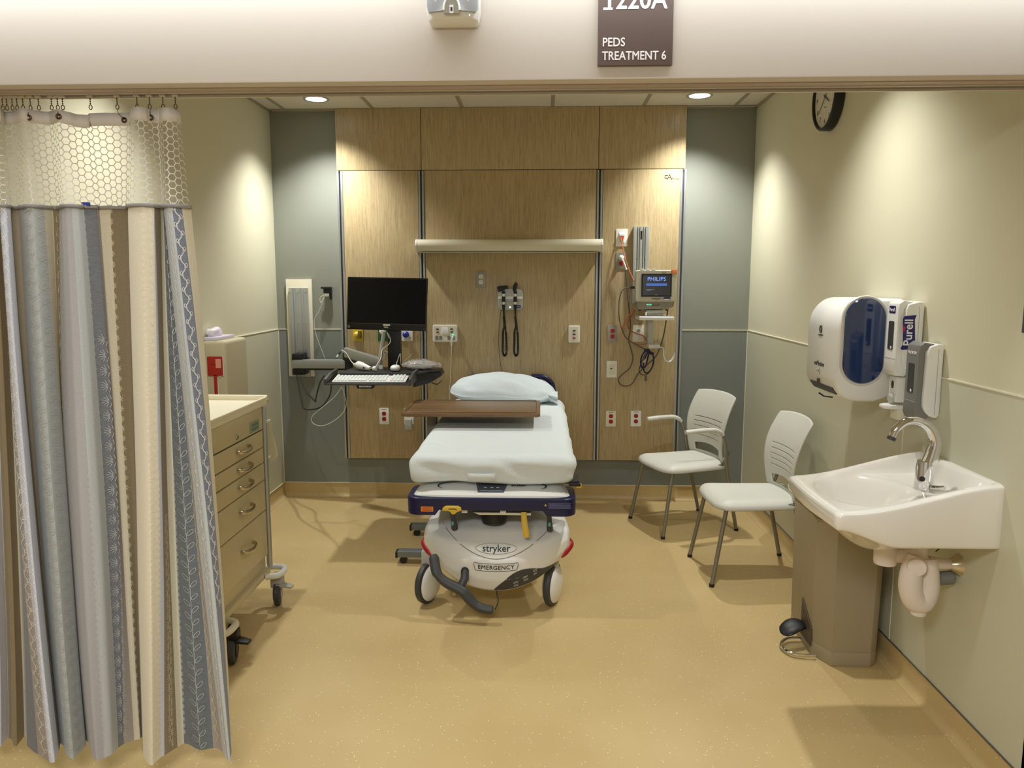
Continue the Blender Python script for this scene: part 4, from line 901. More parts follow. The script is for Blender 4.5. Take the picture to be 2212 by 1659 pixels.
# work surface and keyboard tray
ws = MB(); za = .985
A = atY(735, 794, 4.98); 
pts = [(-1.250, 4.66), (-1.232, 4.64), (-.762, 4.66), (-.700, 4.76), (-.640, 4.80), (-.640, 4.95), (-.72, 5.00), (-1.20, 5.00), (-1.235, 4.97)]
zw = atY(810, 806, 4.65).z
surf = build('work_surface', MB().prism([(x, y, zw - .012) for x, y in pts], (0, 0, .012)), M_BLACK, wk, bevel=.004)
build('front_trim', MB().tube([(-1.245, 4.655, zw - .004), (-.765, 4.672, zw - .004)], .004, 8), mat('trim_silver', (120, 122, 130), .35, metal=.5), surf)
build('scanner_holder', MB().prism([(-.79, 4.66, zw - .09), (-.70, 4.76, zw - .075), (-.63, 4.80, zw - .035), (-.63, 4.80, zw - .012), (-.79, 4.66, zw - .012)], (0, .14, 0)), M_BLACK, wk, bevel=.006)
build('holder_hook', MB().tube([(-.69, 4.78, zw - .075), (-.655, 4.77, zw - .085), (-.625, 4.765, zw - .060)], .008, 8, flat=.5), M_DGREY, wk)
zt = atY(800, 829, 4.50).z
tray = build('keyboard_tray', MB().box((-1.285, 4.48, zt - .004), (-.778, 4.72, zt + .006)), M_BLACK, wk, bevel=.003)
build('tray_lip', MB().box((-1.285, 4.472, zt - .006), (-.778, 4.482, zt + .004)), M_DGREY, tray, bevel=.002)
for x in (-1.292, -.785): build('tray_side', MB().prism([(x, 4.475, zt - .008), (x, 4.475, zt + .030), (x, 4.60, zt + .055), (x, 4.74, zt + .062), (x, 4.74, zt - .006)], (.016, 0, 0)), M_DGREY, tray, bevel=.003)
bt = build('brand_tab', MB().prism([(-1.098, 4.474, zt - .006), (-.988, 4.474, zt - .006), (-1.0, 4.474, zt - .026), (-1.09, 4.474, zt - .026)], (0, .05, 0)), M_BLACK, tray, bevel=.002)
text(bt, 'ERGOTRON', .012, BK(-1.043, zt - .014, 4.4735), M_LETTER, bold=.0002, sx=1.1)
wkc = [[(648, 800), (652, 832), (664, 862), (671, 848), (677, 830), (690, 815), (702, 808)], [(640, 808), (646, 840), (652, 870), (656, 882), (672, 885), (695, 878), (712, 855), (716, 830)], [(646, 806), (658, 840), (680, 866), (682, 862), (690, 830), (700, 812)]]
for k, pth in enumerate(wkc[1:]): build('power_cable', MB().tube(smoothpath([atY(x, y, 5.30 - i * .11) for i, (x, y) in enumerate(pth)], 6), .0045, 8), M_BLACK, wk)
build('loose_cable', MB().tube(smoothpath([atY(x, y, 4.9) for x, y in ((738, 835), (748, 868), (742, 890), (720, 910), (695, 920), (676, 914), (674, 900), (690, 885), (722, 858), (738, 836))], 6), .0022, 6), M_CABLEW, wk)
build('silver_bracket', MB().box((c0.x - .06, 4.945, 1.105), (c0.x - .036, 4.965, 1.12)).box((c0.x - .062, 4.945, 1.06), (c0.x - .05, 4.96, 1.118)), M_LGREY, wk, bevel=.002)
# keyboard
kb = thing('keyboard', 'white computer keyboard on the black pull-out tray', 'keyboard', (-1.03, 4.6, zt))
kf = frame((-1.035, 4.600, zt + .022), (1, .01, 0), (0, .985, .17))
build('case', MB().rings([on(kf, rrect(.445, .150, .008, 3), d) for d in (-.010, .0)]), M_WHITE, kb, bevel=.003)
build('palm_edge', MB().rings([on(kf, rrect(.41, .014, .004, 3, -.01, -.080), d) for d in (-.013, -.004)]), M_BLACK, kb)
for r_ in range(6):
    mk = MB(); y = .060 - r_ * .0225 - (.006 if r_ else 0)
    for k in range(20):
        if k in (15,) or (r_ == 5 and 5 <= k <= 9): continue
        x = -.205 + k * .0212; mk.rings([on(kf, rrect(.0185, .0185, .002, 1, x, y), 0), on(kf, rrect(.014, .014, .002, 1, x, y + .001), .007)])
    if r_ == 5: build('space_bar', MB().rings([on(kf, rrect(.10, .0185, .002, 1, -.063, y), 0), on(kf, rrect(.095, .014, .002, 1, -.063, y), .007)]), mat('key_white', (232, 236, 234), .4), kb)
    build('key_row', mk, mat('key_white', (232, 236, 234), .4), kb)
# computer screen
mn = thing('computer_monitor', 'black flat computer screen on the wall arm, switched off', 'monitor', (-.99, 4.93, 1.26))
TL, TR_, BL, BR = atY(751, 598, 4.93), atY(924, 601, 4.90), atY(749, 711, 4.93), atY(920, 716, 4.90)
cen = (TL + TR_ + BL + BR) / 4; rt = ((TR_ - TL) + (BR - BL)).normalized(); up = ((TL - BL) + (TR_ - BR)).normalized()
mw = ((TR_ - TL).length + (BR - BL).length) / 2; mh = ((TL - BL).length + (TR_ - BR).length) / 2
mf = frame(cen, rt, up)
build('housing', MB().rings([on(mf, rrect(mw, mh, .006, 3), 0), on(mf, rrect(mw, mh, .006, 3), -.014), on(mf, rrect(mw * .8, mh * .7, .02, 3), -.034)]), M_BLACK, mn, bevel=.002)
build('screen', plate(mf, mw - .014, mh - .052, .0012, .001, 0, .018, 0), M_CHIP, mn)
build('chin_line', plate(mf, mw - .02, .0014, .0014, .0004, 0, -mh / 2 + .0415, 0), M_MGREY, mn)
build('asset_sticker', plate(mf, .045, .011, .0016, .001, .002, -mh / 2 + .0345, 0), mat('sticker_white', (226, 224, 214), .5), mn)
text(mn, 'DELL', .0135, mf @ Matrix.Translation((.0, -mh / 2 + .020, .001)), M_LETTER, bold=.0003)
build('corner_sticker', plate(mf, .014, .016, .001, .001, -mw / 2 + .014, -mh / 2 + .019, 0), M_MGREY, mn)
build('power_mark', plate(mf, .0015, .005, .001, .0005, mw / 2 - .013, -mh / 2 + .014, 0), M_LETTER, mn)
build('vesa_mount', MB().box((c0.x - .05, 4.935, 1.33), (c0.x + .05, 4.962, 1.43)), M_BLACK, mn, bevel=.004)
def P(px, py, y=4.85): return atY(px, py, y)
# small items on the work surface
ms = atY(853, 798, 4.74)
mo = thing('computer_mouse', 'white computer mouse on the black work surface', 'mouse', (ms.x, 4.74, zw))
build('body', softbox((ms.x - .030, 4.71, zw), (ms.x + .030, 4.80, zw + .034), (.022, .04, .02), (14, 14, 8)), M_WHITE, mo)
build('cord', MB().tube(smoothpath([(ms.x - .004, 4.795, zw + .02), (ms.x - .004, 4.84, zw + .05), (ms.x + .012, 4.87, zw + .10), (ms.x + .012, 4.88, zw + .03), (ms.x + .02, 4.95, zw + .04), (ms.x + .07, 4.98, zw + .09)], 6), .0022, 6), M_CABLEW, mo)
sc_ = atY(785, 790, 4.80)
bs = thing('handheld_scanner', 'white handheld device with black buttons lying on the work surface', 'handheld device', (sc_.x, 4.80, zw))
pth = [Vector((sc_.x - .052, 4.83, zw + .034)), Vector((sc_.x - .038, 4.82, zw + .032)), Vector((sc_.x - .015, 4.80, zw + .028)), Vector((sc_.x + .030, 4.77, zw + .020)), Vector((sc_.x + .055, 4.755, zw + .017))]
build('body', MB().tube(pth, [.014, .026, .027, .018, .014], 14, flat=.95), M_WHITE, bs)
build('trigger_window', MB().box((sc_.x - .036, 4.788, zw + .012), (sc_.x - .026, 4.80, zw + .044)), M_BLACK, bs, bevel=.002)
build('control_button', MB().cyl((sc_.x + .012, 4.774, zw + .02), (sc_.x + .012, 4.756, zw + .02), .006, 10), M_BLACK, bs)
build('neck', MB().cyl((sc_.x + .055, 4.755, zw + .015), (sc_.x + .075, 4.75, zw + .015), .009, 12), M_CHROME, bs)
build('end_knob', MB().cyl((sc_.x + .073, 4.75, zw + .016), (sc_.x + .093, 4.746, zw + .016), .015, 14), M_WHITE, bs)
build('tip', MB().tube([(sc_.x - .050, 4.83, zw + .034), (sc_.x - .070, 4.84, zw + .030)], [.013, .007], 12), M_WHITE, bs)
build('cord', MB().tube(smoothpath([(sc_.x - .069, 4.84, zw + .032), P(757, 778, 4.88), P(748, 763, 4.9), P(738, 756, 4.92)], 6), .0028, 6), M_CABLEW, bs)
sy = build('stylus_cord', MB().tube(smoothpath([P(812, 791, 4.76), P(822, 775, 4.80), P(826, 755, 4.85), P(841, 742, 4.88), P(843, 731, 4.89), P(836, 718, 4.90)], 6), .0030, 6), M_CABLEW, bs)
build('cord_joint', MB().tube([P(842, 731, 4.888), P(838, 721, 4.888)], .006, 8), M_LGREY, bs)
pk = atY(825, 788, 4.9)
build_o = build('white_adapter_block', MB().box((pk.x - .014, 4.86, zw), (pk.x + .012, 4.89, zw + .024)), M_WHITE, bevel=.003); tag(build_o, 'tiny white plug block beside the black monitor post', 'adapter')
# plastic bag
bgc = atY(905, 790, 4.84)
def bagf(u, v):
    th = u * 2 * PI; ph = v * PI; ex = lambda c_, e: math.copysign(abs(c_) ** e, c_)
    x = ex(math.cos(th), .7) * math.sin(ph); y = ex(math.sin(th), .7) * math.sin(ph); z = math.cos(ph)
    p = Vector((x * .115, y * .065, z * .030 * (1 - .5 * abs(x) ** 2)))
    p += Vector((x, y, z)) * (.010 * NZ.noise(Vector((x * 4, y * 5, z * 5))) + .004 * abs(NZ.noise(Vector((x * 11, y * 9, z * 9 + 3)))))
    return Vector((bgc.x + .005, 4.86, zw + .034)) + p
bg = build('plastic_bag', MB().grid(bagf, 60, 30), M_CLEAR, ang=25); tag(bg, 'clear crinkled plastic bag with pale contents on the right end of the work surface', 'bag')
build('contents', softbox((bgc.x - .075, 4.825, zw + .008), (bgc.x + .080, 4.895, zw + .030), .01, (8, 8, 4), lambda p, n: p + n * .004 * NZ.noise(p * 30)), mat('bag_contents', (205, 198, 190), .6), bg)
build('knot', MB().ball((bgc.x + .125, 4.85, zw + .030), (.016, .014, .018), 12), mat('knot_film', (220, 216, 214), .3, alpha=.6), bg)
# stylus leaning left of the arm
spn = build('stylus_pen', MB().tube([atY(726, 774, 4.95), atY(733, 764, 4.96), atY(736, 760, 4.965)], [.002, .0055, .004], 10), M_BLACK); tag(spn, 'thin black stylus pen held beside the arm elbow', 'pen')
build('white_grip', MB().cyl(atY(727.5, 772, 4.952), atY(731.5, 766, 4.958), .0062, 10), M_WHITE, spn)
# camera-like bracket on the grey wall
wc_ = thing('wall_cable_bracket', 'small black bracket with dangling white wire high on the grey wall', 'cable bracket', (-1.51, YB, 1.46))
f = BK(atY(708, 626, 5.44).x, atY(708, 626, 5.44).z, 5.45)
build('bracket', MB().rings([on(f, rrect(.052, .044, .003, 2, .004, -.002), d) for d in (0, .045)]).rings([on(f, rrect(.066, .014, .002, 2, -.004, .014), d) for d in (.045, .058)]), M_BLACK, wc_, bevel=.003)
build('bracket_leg', MB().rings([on(f, rrect(.014, .05, .003, 2, .026, -.045), d) for d in (.02, .035)]), M_BLACK, wc_, bevel=.002)
build('clip', MB().rings([on(f, rrect(.03, .02, .006, 3, .004, -.036), d) for d in (.03, .05)]), mat('grey_clip', (180, 176, 160), .4), wc_)
build('wire', MB().tube(smoothpath([atY(x, y, 5.39) for x, y in ((705, 636), (692, 642), (693, 654), (701, 640), (690, 670), (680, 688), (680, 712), (688, 738), (702, 774))], 7), .0019, 6), M_CABLEW, wc_)

# ================================================================ PATIENT MONITOR
pr_ = thing('wall_mount_rail', 'vertical grey wall rail carrying the patient monitor', 'wall rail', (.667, PY, 1.39))
a = atY(1368, 490, 5.36); b = atY(1399, 640, 5.36); rx = a.x; rw = .106; zb_ = atY(1366, 655, 5.36).z
rl = MB(); rl.box((rx, 5.345, zb_), (rx + rw, PY, a.z))
for i0, i1 in ((.0, .022), (.030, .036), (.044, .060), (.068, .074), (.082, rw)): rl.box((rx + i0, 5.333, zb_), (rx + i1, 5.346, a.z))
rl_o = build('track', rl, mat('rail_grey', (172, 176, 172), .4, metal=.4), pr_, bevel=.0012)
build('black_slot', MB().box((rx + .048, 5.332, a.z - .085), (rx + .058, 5.334, a.z - .03)), M_BLACK, rl_o, smooth=False)
for dx in (.027, .077): build('screw', MB().cyl((rx + dx, 5.346, 1.72), (rx + dx, 5.34, 1.72), .004, 8), M_DGREY, rl_o)
pm = thing('patient_monitor', 'beige patient monitor with dark lit screen on the wall rail', 'patient monitor', (.75, 5.2, 1.40))
p1 = atY(1372, 583, 5.15); p2 = atY(1461, 583, 5.12); p3 = atY(1372, 652, 5.15); p4 = atY(1461, 652, 5.12)
cen = (p1 + p2 + p3 + p4) / 4; rt = ((p2 - p1) + (p4 - p3)).normalized(); up = Vector((0, .06, 1)).normalized(); up = (up - rt * up.dot(rt)).normalized()
W_ = (p2 - p1).length; H_ = (p1 - p3).length; f = frame(cen, rt, up)
M_PM = mat('monitor_beige', (196, 192, 172), .45)
build('housing', MB().rings([on(f, rrect(W_ - .012, H_ - .012, .012, 4), .002), on(f, rrect(W_, H_, .016, 4), -.010), on(f, rrect(W_, H_, .016, 4), -.08), on(f, rrect(W_ * .8, H_ * .85, .016, 4), -.15)]), M_PM, pm, ang=50)
sw, shh = W_ * .74, H_ * .72
bz = build('screen_bezel', plate(f, sw, shh, .003, .002, W_ * .02, .004, .002), M_BLACK, pm)
build('screen', plate(f, sw - .02, shh - .02, .001, .001, W_ * .02, .004, .005), mat('lit_dark_screen', (30, 30, 30), .25, emit=((60, 60, 58), .1)), bz)
M_SC = mat('screen_blue', (80, 120, 200), .4, emit=((120, 150, 225), .7))
text(bz, 'PHILIPS', .036, f @ Matrix.Translation((W_ * .02, .044, .0062)), M_SC, bold=.0002, spacing=1.05)
mk = MB(); mk.rings([on(f, rrect(.135, .016, .001, 1, W_ * .02, .008), d) for d in (.006, .0064)]); build('progress_bar', mk, mat('screen_bar', (60, 90, 170), .4, emit=((70, 105, 190), .45)), bz)
mk = MB()
for w_, x, y in ((.055, -.035, -.024), (.03, -.045, -.030), (.02, .005, -.058)): mk.rings([on(f, rrect(w_, .003, .0008, 1, x, y), d) for d in (.006, .0064)])
build('screen_text', mk, mat('screen_grey_text', (90, 100, 120), .4, emit=((110, 120, 140), .4)), bz)
text(pm, 'PHILIPS', .017, f @ Matrix.Translation((.006, -H_ / 2 + .020, .0026)), M_INK, bold=.0003)
lbp = build('blue_badge', plate(f, .042, .020, .002, .001, W_ * .28, -H_ / 2 + .021, .002), NAVYL, pm); build('badge_text', plate(f, .036, .006, .001, .001, W_ * .28, -H_ / 2 + .016, .004), M_LETTER, lbp)
build('orange_corner', MB().rings([on(f, rrect(.040, .034, .006, 3, W_ / 2 - .016, H_ / 2 - .013), d) for d in (-.012, .0035)]), mat('orange_plastic', (224, 140, 84), .45), pm, bevel=.002)
text(pm, 'IntelliVue', .008, f @ Matrix.Translation((W_ * .2, H_ / 2 - .017, .0026)), M_INK)
for k in range(3): build('top_connector', MB().rings([on(f, rrect(.028, .012, .004, 3, -W_ * .33 + k * .036, H_ / 2 + .001), d) for d in (-.025, .001)]), M_WHITE, pm, bevel=.002)
f2 = frame(f @ Vector((0, -H_ / 2 - .024, -.012)), rt, up)
bs_ = build('base_section', MB().rings([[f2 @ Vector(v + (d,)) for v in ((-W_ / 2 + .012, .024), (W_ / 2 - .008, .024), (W_ / 2 - .014, -.006), (W_ * .30, -.022), (-W_ / 2 + .02, -.026))] for d in (0, -.11)]), mat('monitor_taupe', (142, 136, 122), .5), pm, bevel=.004)
for k, xx in enumerate((-.070, -.052, -.040, -.028)): build('status_light', MB().ball(f2 @ Vector((xx, .006, .002)), (.0032, .002, .003), 8), M_GLED if k else mat('pale_led', (190, 190, 170), .4), bs_)
build('finger_grip', MB().tube([f2 @ Vector(v) for v in ((-.02, .012, .001), (-.018, .002, .002), (.022, .002, .002), (.026, .012, .001))], .0018, 6), M_DGREY, bs_)
for xx in (-.10, .075): build('rubber_foot', MB().cyl(f2 @ Vector((xx, -.024, -.02)), f2 @ Vector((xx, -.034, -.02)), .008, 10), M_BLACK, bs_)
mt = MB(); cm = atY(1412, 678, 5.18)
mt.box((cm.x - .055, 5.14, cm.z + .004), (cm.x + .068, 5.26, cm.z + .026)).box((cm.x - .048, 5.15, cm.z - .0165), (cm.x + .060, 5.28, cm.z + .004))
build('mount_clamp', mt, M_LGREY, pm, bevel=.005)
build('clamp_tab', MB().box((cm.x - .062, 5.132, cm.z - .010), (cm.x - .050, 5.15, cm.z + .014)), M_WHITE, pm, bevel=.002)
cs_ = atY(1419, 687, 5.12)
ub = thing('utility_bracket', 'white shelf bar with post and curved cord hook under the patient monitor', 'bracket', (cs_.x, 5.2, 1.06))
build('shelf_bar', MB().box((cs_.x - .118, 5.10, cs_.z - .014), (cs_.x + .112, 5.34, cs_.z + .010)), M_WHITE, ub, bevel=.008, seg=3)
pb_ = atY(1405, 700, 5.22)
build('post', MB().box((pb_.x - .016, 5.20, 1.135), (pb_.x + .020, 5.345, cs_.z - .012)), M_LGREY, ub, bevel=.004)
build('hook_plate', MB().box((pb_.x - .018, 5.15, 1.125), (pb_.x + .060, 5.27, 1.15)), mat('hook_white', (206, 206, 200), .4), ub, bevel=.006)
build('cord_hook', MB().tube(smoothpath([(pb_.x + .02, 5.15, 1.13), (pb_.x + .075, 5.145, 1.13), (pb_.x + .08, 5.13, 1.08), (pb_.x + .095, 5.12, 1.045), (pb_.x + .125, 5.12, 1.045), (pb_.x + .145, 5.12, 1.075), (pb_.x + .148, 5.12, 1.10)], 5), .009, 10, flat=.5), mat('hook_white', (206, 206, 200), .4), ub)
def cable(name, pts, y, r, m, label, cat='cable', yb=None):
    n = len(pts); o = build(name, MB().tube(smoothpath([atY(px, py, y + ((yb - y) * i / (n - 1) if yb else 0)) for i, (px, py) in enumerate(pts)], 7), r, 7), m); return tag(o, label, cat)
cable('network_cable', ((1341, 514), (1344, 528), (1348, 550), (1356, 575), (1364, 595), (1370, 608)), 5.345, .0038, M_ORANGE, 'thin orange cable running from the top data jack to the patient monitor', yb=5.26)
cable('network_cable', ((1371, 668), (1360, 680), (1350, 696), (1345, 712), (1350, 727), (1362, 738), (1380, 744), (1397, 743)), 5.26, .0042, M_ORANGE, 'wider orange loop hanging left below the patient monitor')
cable('network_cable', ((1372, 670), (1358, 692), (1356, 704), (1362, 714), (1376, 721), (1388, 725), (1394, 731), (1397, 737)), 5.28, .0038, mat('red_orange_cable', (176, 84, 56), .45), 'inner red-orange cable passing in front of the ivory wall plate')
cable('power_cable', ((1352, 582), (1354, 610), (1357, 650), (1361, 690), (1361, 715), (1358, 735), (1364, 758), (1367, 775), (1360, 795), (1345, 808), (1336, 818), (1338, 828), (1350, 834), (1365, 829), (1378, 808), (1395, 790), (1418, 768), (1432, 730), (1438, 700), (1443, 668)), 5.33, .0048, M_CABLEG, 'long grey power cord looping below the patient monitor', yb=5.24)
cable('sensor_cable', ((1368, 621), (1352, 622), (1342, 632), (1337, 655), (1338, 690), (1346, 718), (1358, 735), (1378, 746), (1395, 756)), 5.25, .0038, M_CABLEG, 'dark sensor lead curving left from the side of the patient monitor', yb=5.22)
build('side_plug', MB().cyl(atY(1361, 621, 5.25), atY(1371, 621, 5.25), .009, 12), M_DGREY, bpy.data.objects['sensor_cable'])
build('plug_tail', MB().tube(smoothpath([atY(x, y, 5.325) for x, y in ((1343, 557), (1347, 566), (1350, 574), (1353, 582))], 5), [.006] * 15 + [.009], 8), M_WHITE, pw.parent)
nb = thing('sensor_cord_bundle', 'coiled navy blue patient sensor cords hanging from the hook', 'cable bundle', (atY(1395, 780, 5.2).x, 5.2, .96))
for k, pts in enumerate([((1396, 756), (1386, 770), (1384, 785), (1388, 795), (1395, 790), (1400, 770), (1403, 758)), ((1400, 762), (1391, 780), (1391, 800), (1398, 806), (1408, 795), (1412, 775), (1408, 762)), ((1397, 760), (1383, 790), (1381, 803), (1389, 810), (1402, 805), (1412, 785), (1410, 765))]):
    build('coil', MB().tube(smoothpath([atY(x, y, 5.20 - .012 * k) for x, y in pts], 6, closed=True), .0052 if k < 2 else .003, 8, closed=True), M_NAVY, nb)
build('hook_wrap', MB().tube([atY(1392, 755, 5.2), atY(1404, 762, 5.19), atY(1412, 765, 5.19)], .010, 8), M_NAVY, nb)
build('clip_end', MB().box(tuple(atY(1392, 823, 5.2)), tuple(atY(1398, 812, 5.185))), M_CABLEG, nb, bevel=.002)
build('label_tag', MB().tube([atY(1390, 783, 5.17), atY(1395, 776, 5.17)], .006, 6), M_LGREY, nb)

# ================================================================ HEADER ITEMS
sg = thing('room_sign', 'brown room sign with white lettering on the header', 'sign', (.24, 2.12, 2.118))
a = atY(1291, 142, 2.108); b = atY(1452, 140, 2.108); sx0, sx1 = a.x, b.x; zc0 = atY(1370, 141, 2.108).z
plq = build('plaque', MB().box((sx0, 2.108, zc0), (sx1, 2.119, zc0 + .262)), M_BROWN, sg, bevel=.001)
xl = sx0 + .011
text(plq, 'TREATMENT 6', .0305, BK(xl, atY(1370, 121, 2.108).z, 2.1078), M_LETTER, align='LEFT', bold=.0005, sx=.85)
text(plq, 'PEDS', .0305, BK(xl, atY(1330, 92, 2.108).z, 2.1078), M_LETTER, align='LEFT', bold=.0005, sx=.88)
z1_ = atY(1370, 21, 2.108).z
text(plq, '1220A', .066, BK(xl + .002, z1_ + .0225, 2.1078), M_LETTER, align='LEFT', bold=.0012, sx=.93)
f1 = BK(xl + .0135, z1_, 2.108); build('digit_serif', MB().rings([on(f1, [(-.012, .0), (.012, .0), (.012, .006), (-.012, .006)], d) for d in (0, .0008)]).rings([on(f1, [(0, .046), (-.010, .040), (-.010, .034), (0, .040)], d) for d in (0, .0008)]), M_LETTER, plq)
dv = thing('wall_sensor_unit', 'silver and white rounded wall unit cut off by the top of the frame', 'wall unit', (-.232, 2.12, 2.23))
dx = -.2315
def dsec(z, w, y0_): return [Vector((dx + x, min(2.119, y), z)) for x, y in ((-w, 2.119), (-w, y0_ + .022), (-w + .012, y0_ + .004), (-w * .6, y0_), (w * .6, y0_), (w - .012, y0_ + .004), (w, y0_ + .022), (w, 2.119))]
build('back_shell', MB().rings([dsec(2.232, .058, 2.075), dsec(2.238, .064, 2.060), dsec(2.262, .069, 2.050), dsec(2.40, .073, 2.045)]), M_WHITE, dv, bevel=.003)
M_SIL = mat('silver_cover', (172, 176, 182), .35, metal=.5)
for s in (-1, 1):
    build('cover_wing', MB().rings([[Vector((dx + s * x, y, z)) for x, y, z in ((.0, 2.046, 2.285), (.024, 2.046, 2.252), (.060, 2.050, 2.250), (.066, 2.056, 2.262), (.068, 2.056, 2.40), (.0, 2.044, 2.40))], [Vector((dx + s * x, y + .012, z)) for x, y, z in ((.0, 2.046, 2.285), (.024, 2.046, 2.252), (.060, 2.050, 2.250), (.066, 2.056, 2.262), (.068, 2.056, 2.40), (.0, 2.044, 2.40))]]), M_SIL, dv, bevel=.002)
build('centre_arch', MB().tube([Vector((dx + .020 * math.cos(q), 2.043, 2.252 + .034 * math.sin(q))) for q in [PI * i / 14 for i in range(15)]], .003, 8), M_WHITE, dv)
build('centre_face', MB().rings([[Vector((dx + .019 * math.cos(q), y, 2.244 + .038 * math.sin(q))) for q in [PI * i / 14 for i in range(15)]] for y in (2.048, 2.041)]), M_PLGREY, dv)
f = BK(dx, 2.254, 2.0408); lbv = build('white_label', plate(f, .010, .020, .0006, .001), M_LETTER, dv); build('label_print', plate(f, .005, .009, .0005, .0005, 0, 0, .0006), M_INK, lbv)
build('indicator', MB().ball((dx + .044, 2.058, 2.245), .0015, 8), mat('violet_led', (200, 190, 255), .4, emit=((190, 180, 255), 2)), dv)

# ================================================================ PRIVACY CURTAIN
ZS = 1.787; ZB = .10; ZM = atY(300, 960, 2.22).z; YC = 2.222
# (colour to the right, px at top / seam / mid / hem, depth)
PT = [('lav', -70, -90, -60, -30, .02), ('lav', -50, -58, -20, 0, -.01), ('kha', -30, -30, 0, 18, .035), ('kha', -20, -14, 15, 36, -.005), ('cre', -10, -3, 30.5, 52, .05), ('sla', -8, -2, 31.5, 57, .0), ('tau', -6, -1, 33.5, 79, -.045),
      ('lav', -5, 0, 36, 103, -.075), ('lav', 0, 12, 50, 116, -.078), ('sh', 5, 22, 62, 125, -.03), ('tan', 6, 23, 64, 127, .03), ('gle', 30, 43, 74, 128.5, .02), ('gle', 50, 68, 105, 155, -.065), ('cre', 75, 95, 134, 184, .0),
      ('bro', 98, 113, 136.5, 185, .045), ('gla', 108, 127, 138, 186.5, .035), ('gla', 125, 141, 163, 204, -.065), ('lgr', 135, 155, 188, 222, -.055), ('lgr', 150, 168, 205, 240, -.035), ('sla', 165, 180, 219, 254, .0), ('tau', 188, 209, 247, 267, .02), ('cre', 191, 213, 250, 290, .04),
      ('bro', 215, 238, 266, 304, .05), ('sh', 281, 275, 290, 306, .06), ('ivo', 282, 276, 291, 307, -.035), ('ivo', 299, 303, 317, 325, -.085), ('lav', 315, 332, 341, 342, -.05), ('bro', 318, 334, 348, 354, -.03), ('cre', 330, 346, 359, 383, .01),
      ('lin', 341, 352, 372, 397, .030), ('lin', 342, 352.5, 388, 430, .0), ('tau', 344, 353, 405, 460, .01), ('lgr', 345, 353.5, 407, 480, -.01), ('lgr', 352, 362, 420, 489, -.05), ('blu', 364, 371, 431, 496.5, -.052), ('cre', 378, 392, 450, 499, -.01), ('cre', 388, 412, 458, 501, .05)]
COL = {'lav': (208, 211, 224), 'kha': (146, 128, 92), 'cre': (216, 208, 184), 'sla': (118, 121, 127), 'tau': (164, 155, 146), 'sh': (120, 104, 78), 'tan': (186, 174, 152), 'gle': (180, 185, 184), 'bro': (140, 126, 98), 'gla': (176, 174, 176), 'lgr': (190, 195, 196), 'ivo': (228, 220, 198), 'lin': (108, 115, 120), 'blu': (124, 129, 144)}  # 'sh' is no fabric stripe: shade of the fold valleys put into the colour
cur = thing('privacy_curtain', 'striped grey, cream and brown privacy curtain with mesh top, drawn to the left', 'curtain', (-1.2, 2.22, ZB))
NP = len(PT)
def cr1(vals, i, t):
    g = lambda k: vals[max(0, min(NP - 1, k))]; a, b, c, d = g(i - 1), g(i), g(i + 1), g(i + 2)
    v = .5 * ((2 * b) + (c - a) * t + (2 * a - 5 * b + 4 * c - d) * t * t + (3 * b - a - 3 * c + d) * t ** 3); return v
DP = [p[5] for p in PT]
LX = {}
ZT = 2.056
TOPDIP = {16: .003, 17: .006, 18: .009, 19: .012, 20: .012, 21: .006, 22: .004, 23: .003}
def levels(k):
    p = PT[k]; out = []
    for j, (z, amp) in enumerate(((ZT, .40), (ZS, .55), (ZM, .85), (ZB, 1.0))):
        y = YC + DP[k] * amp; py = (236, 441, 960, 1600)[j]
        if j == 3: dz_ = H - ZB; 
        q = atY(p[1 + j], py, y); out.append((q.x, y))
    return out
for k in range(NP): LX[k] = levels(k)
ZL = (ZT, ZS, ZM, ZB)
def surf(u, z):
    i = max(0, min(NP - 2, int(math.floor(u)))); t = u - i
    px = []
    for j in range(4):
        x = LX[i][j][0] * (1 - t) + LX[i + 1][j][0] * t
        amp = (.40, .55, .85, 1.0)[j]; d = cr1(DP, i, t); px.append((x, YC + d * amp))
    if z >= ZS: j, w = 0, (ZT - z) / (ZT - ZS); x = px[0][0] * (1 - w) + px[1][0] * w; y = px[0][1] * (1 - w) + px[1][1] * w
    else:
        # quadratic through seam, mid, hem
        def q3(a, b, c): 
            s1, s2, s3 = ZS, ZM, ZB
            return a * (z - s2) * (z - s3) / ((s1 - s2) * (s1 - s3)) + b * (z - s1) * (z - s3) / ((s2 - s1) * (s2 - s3)) + c * (z - s1) * (z - s2) / ((s3 - s1) * (s3 - s2))
        x = q3(px[1][0], px[2][0], px[3][0]); y = q3(px[1][1], px[2][1], px[3][1])
        y += .006 * NZ.noise(Vector((u * .9, z * 1.6, 2))) 
    return Vector((x, y, z))
SUB = 5; NZV = 46
cols = list(dict.fromkeys(p[0] for p in PT[:-1])); mats = []
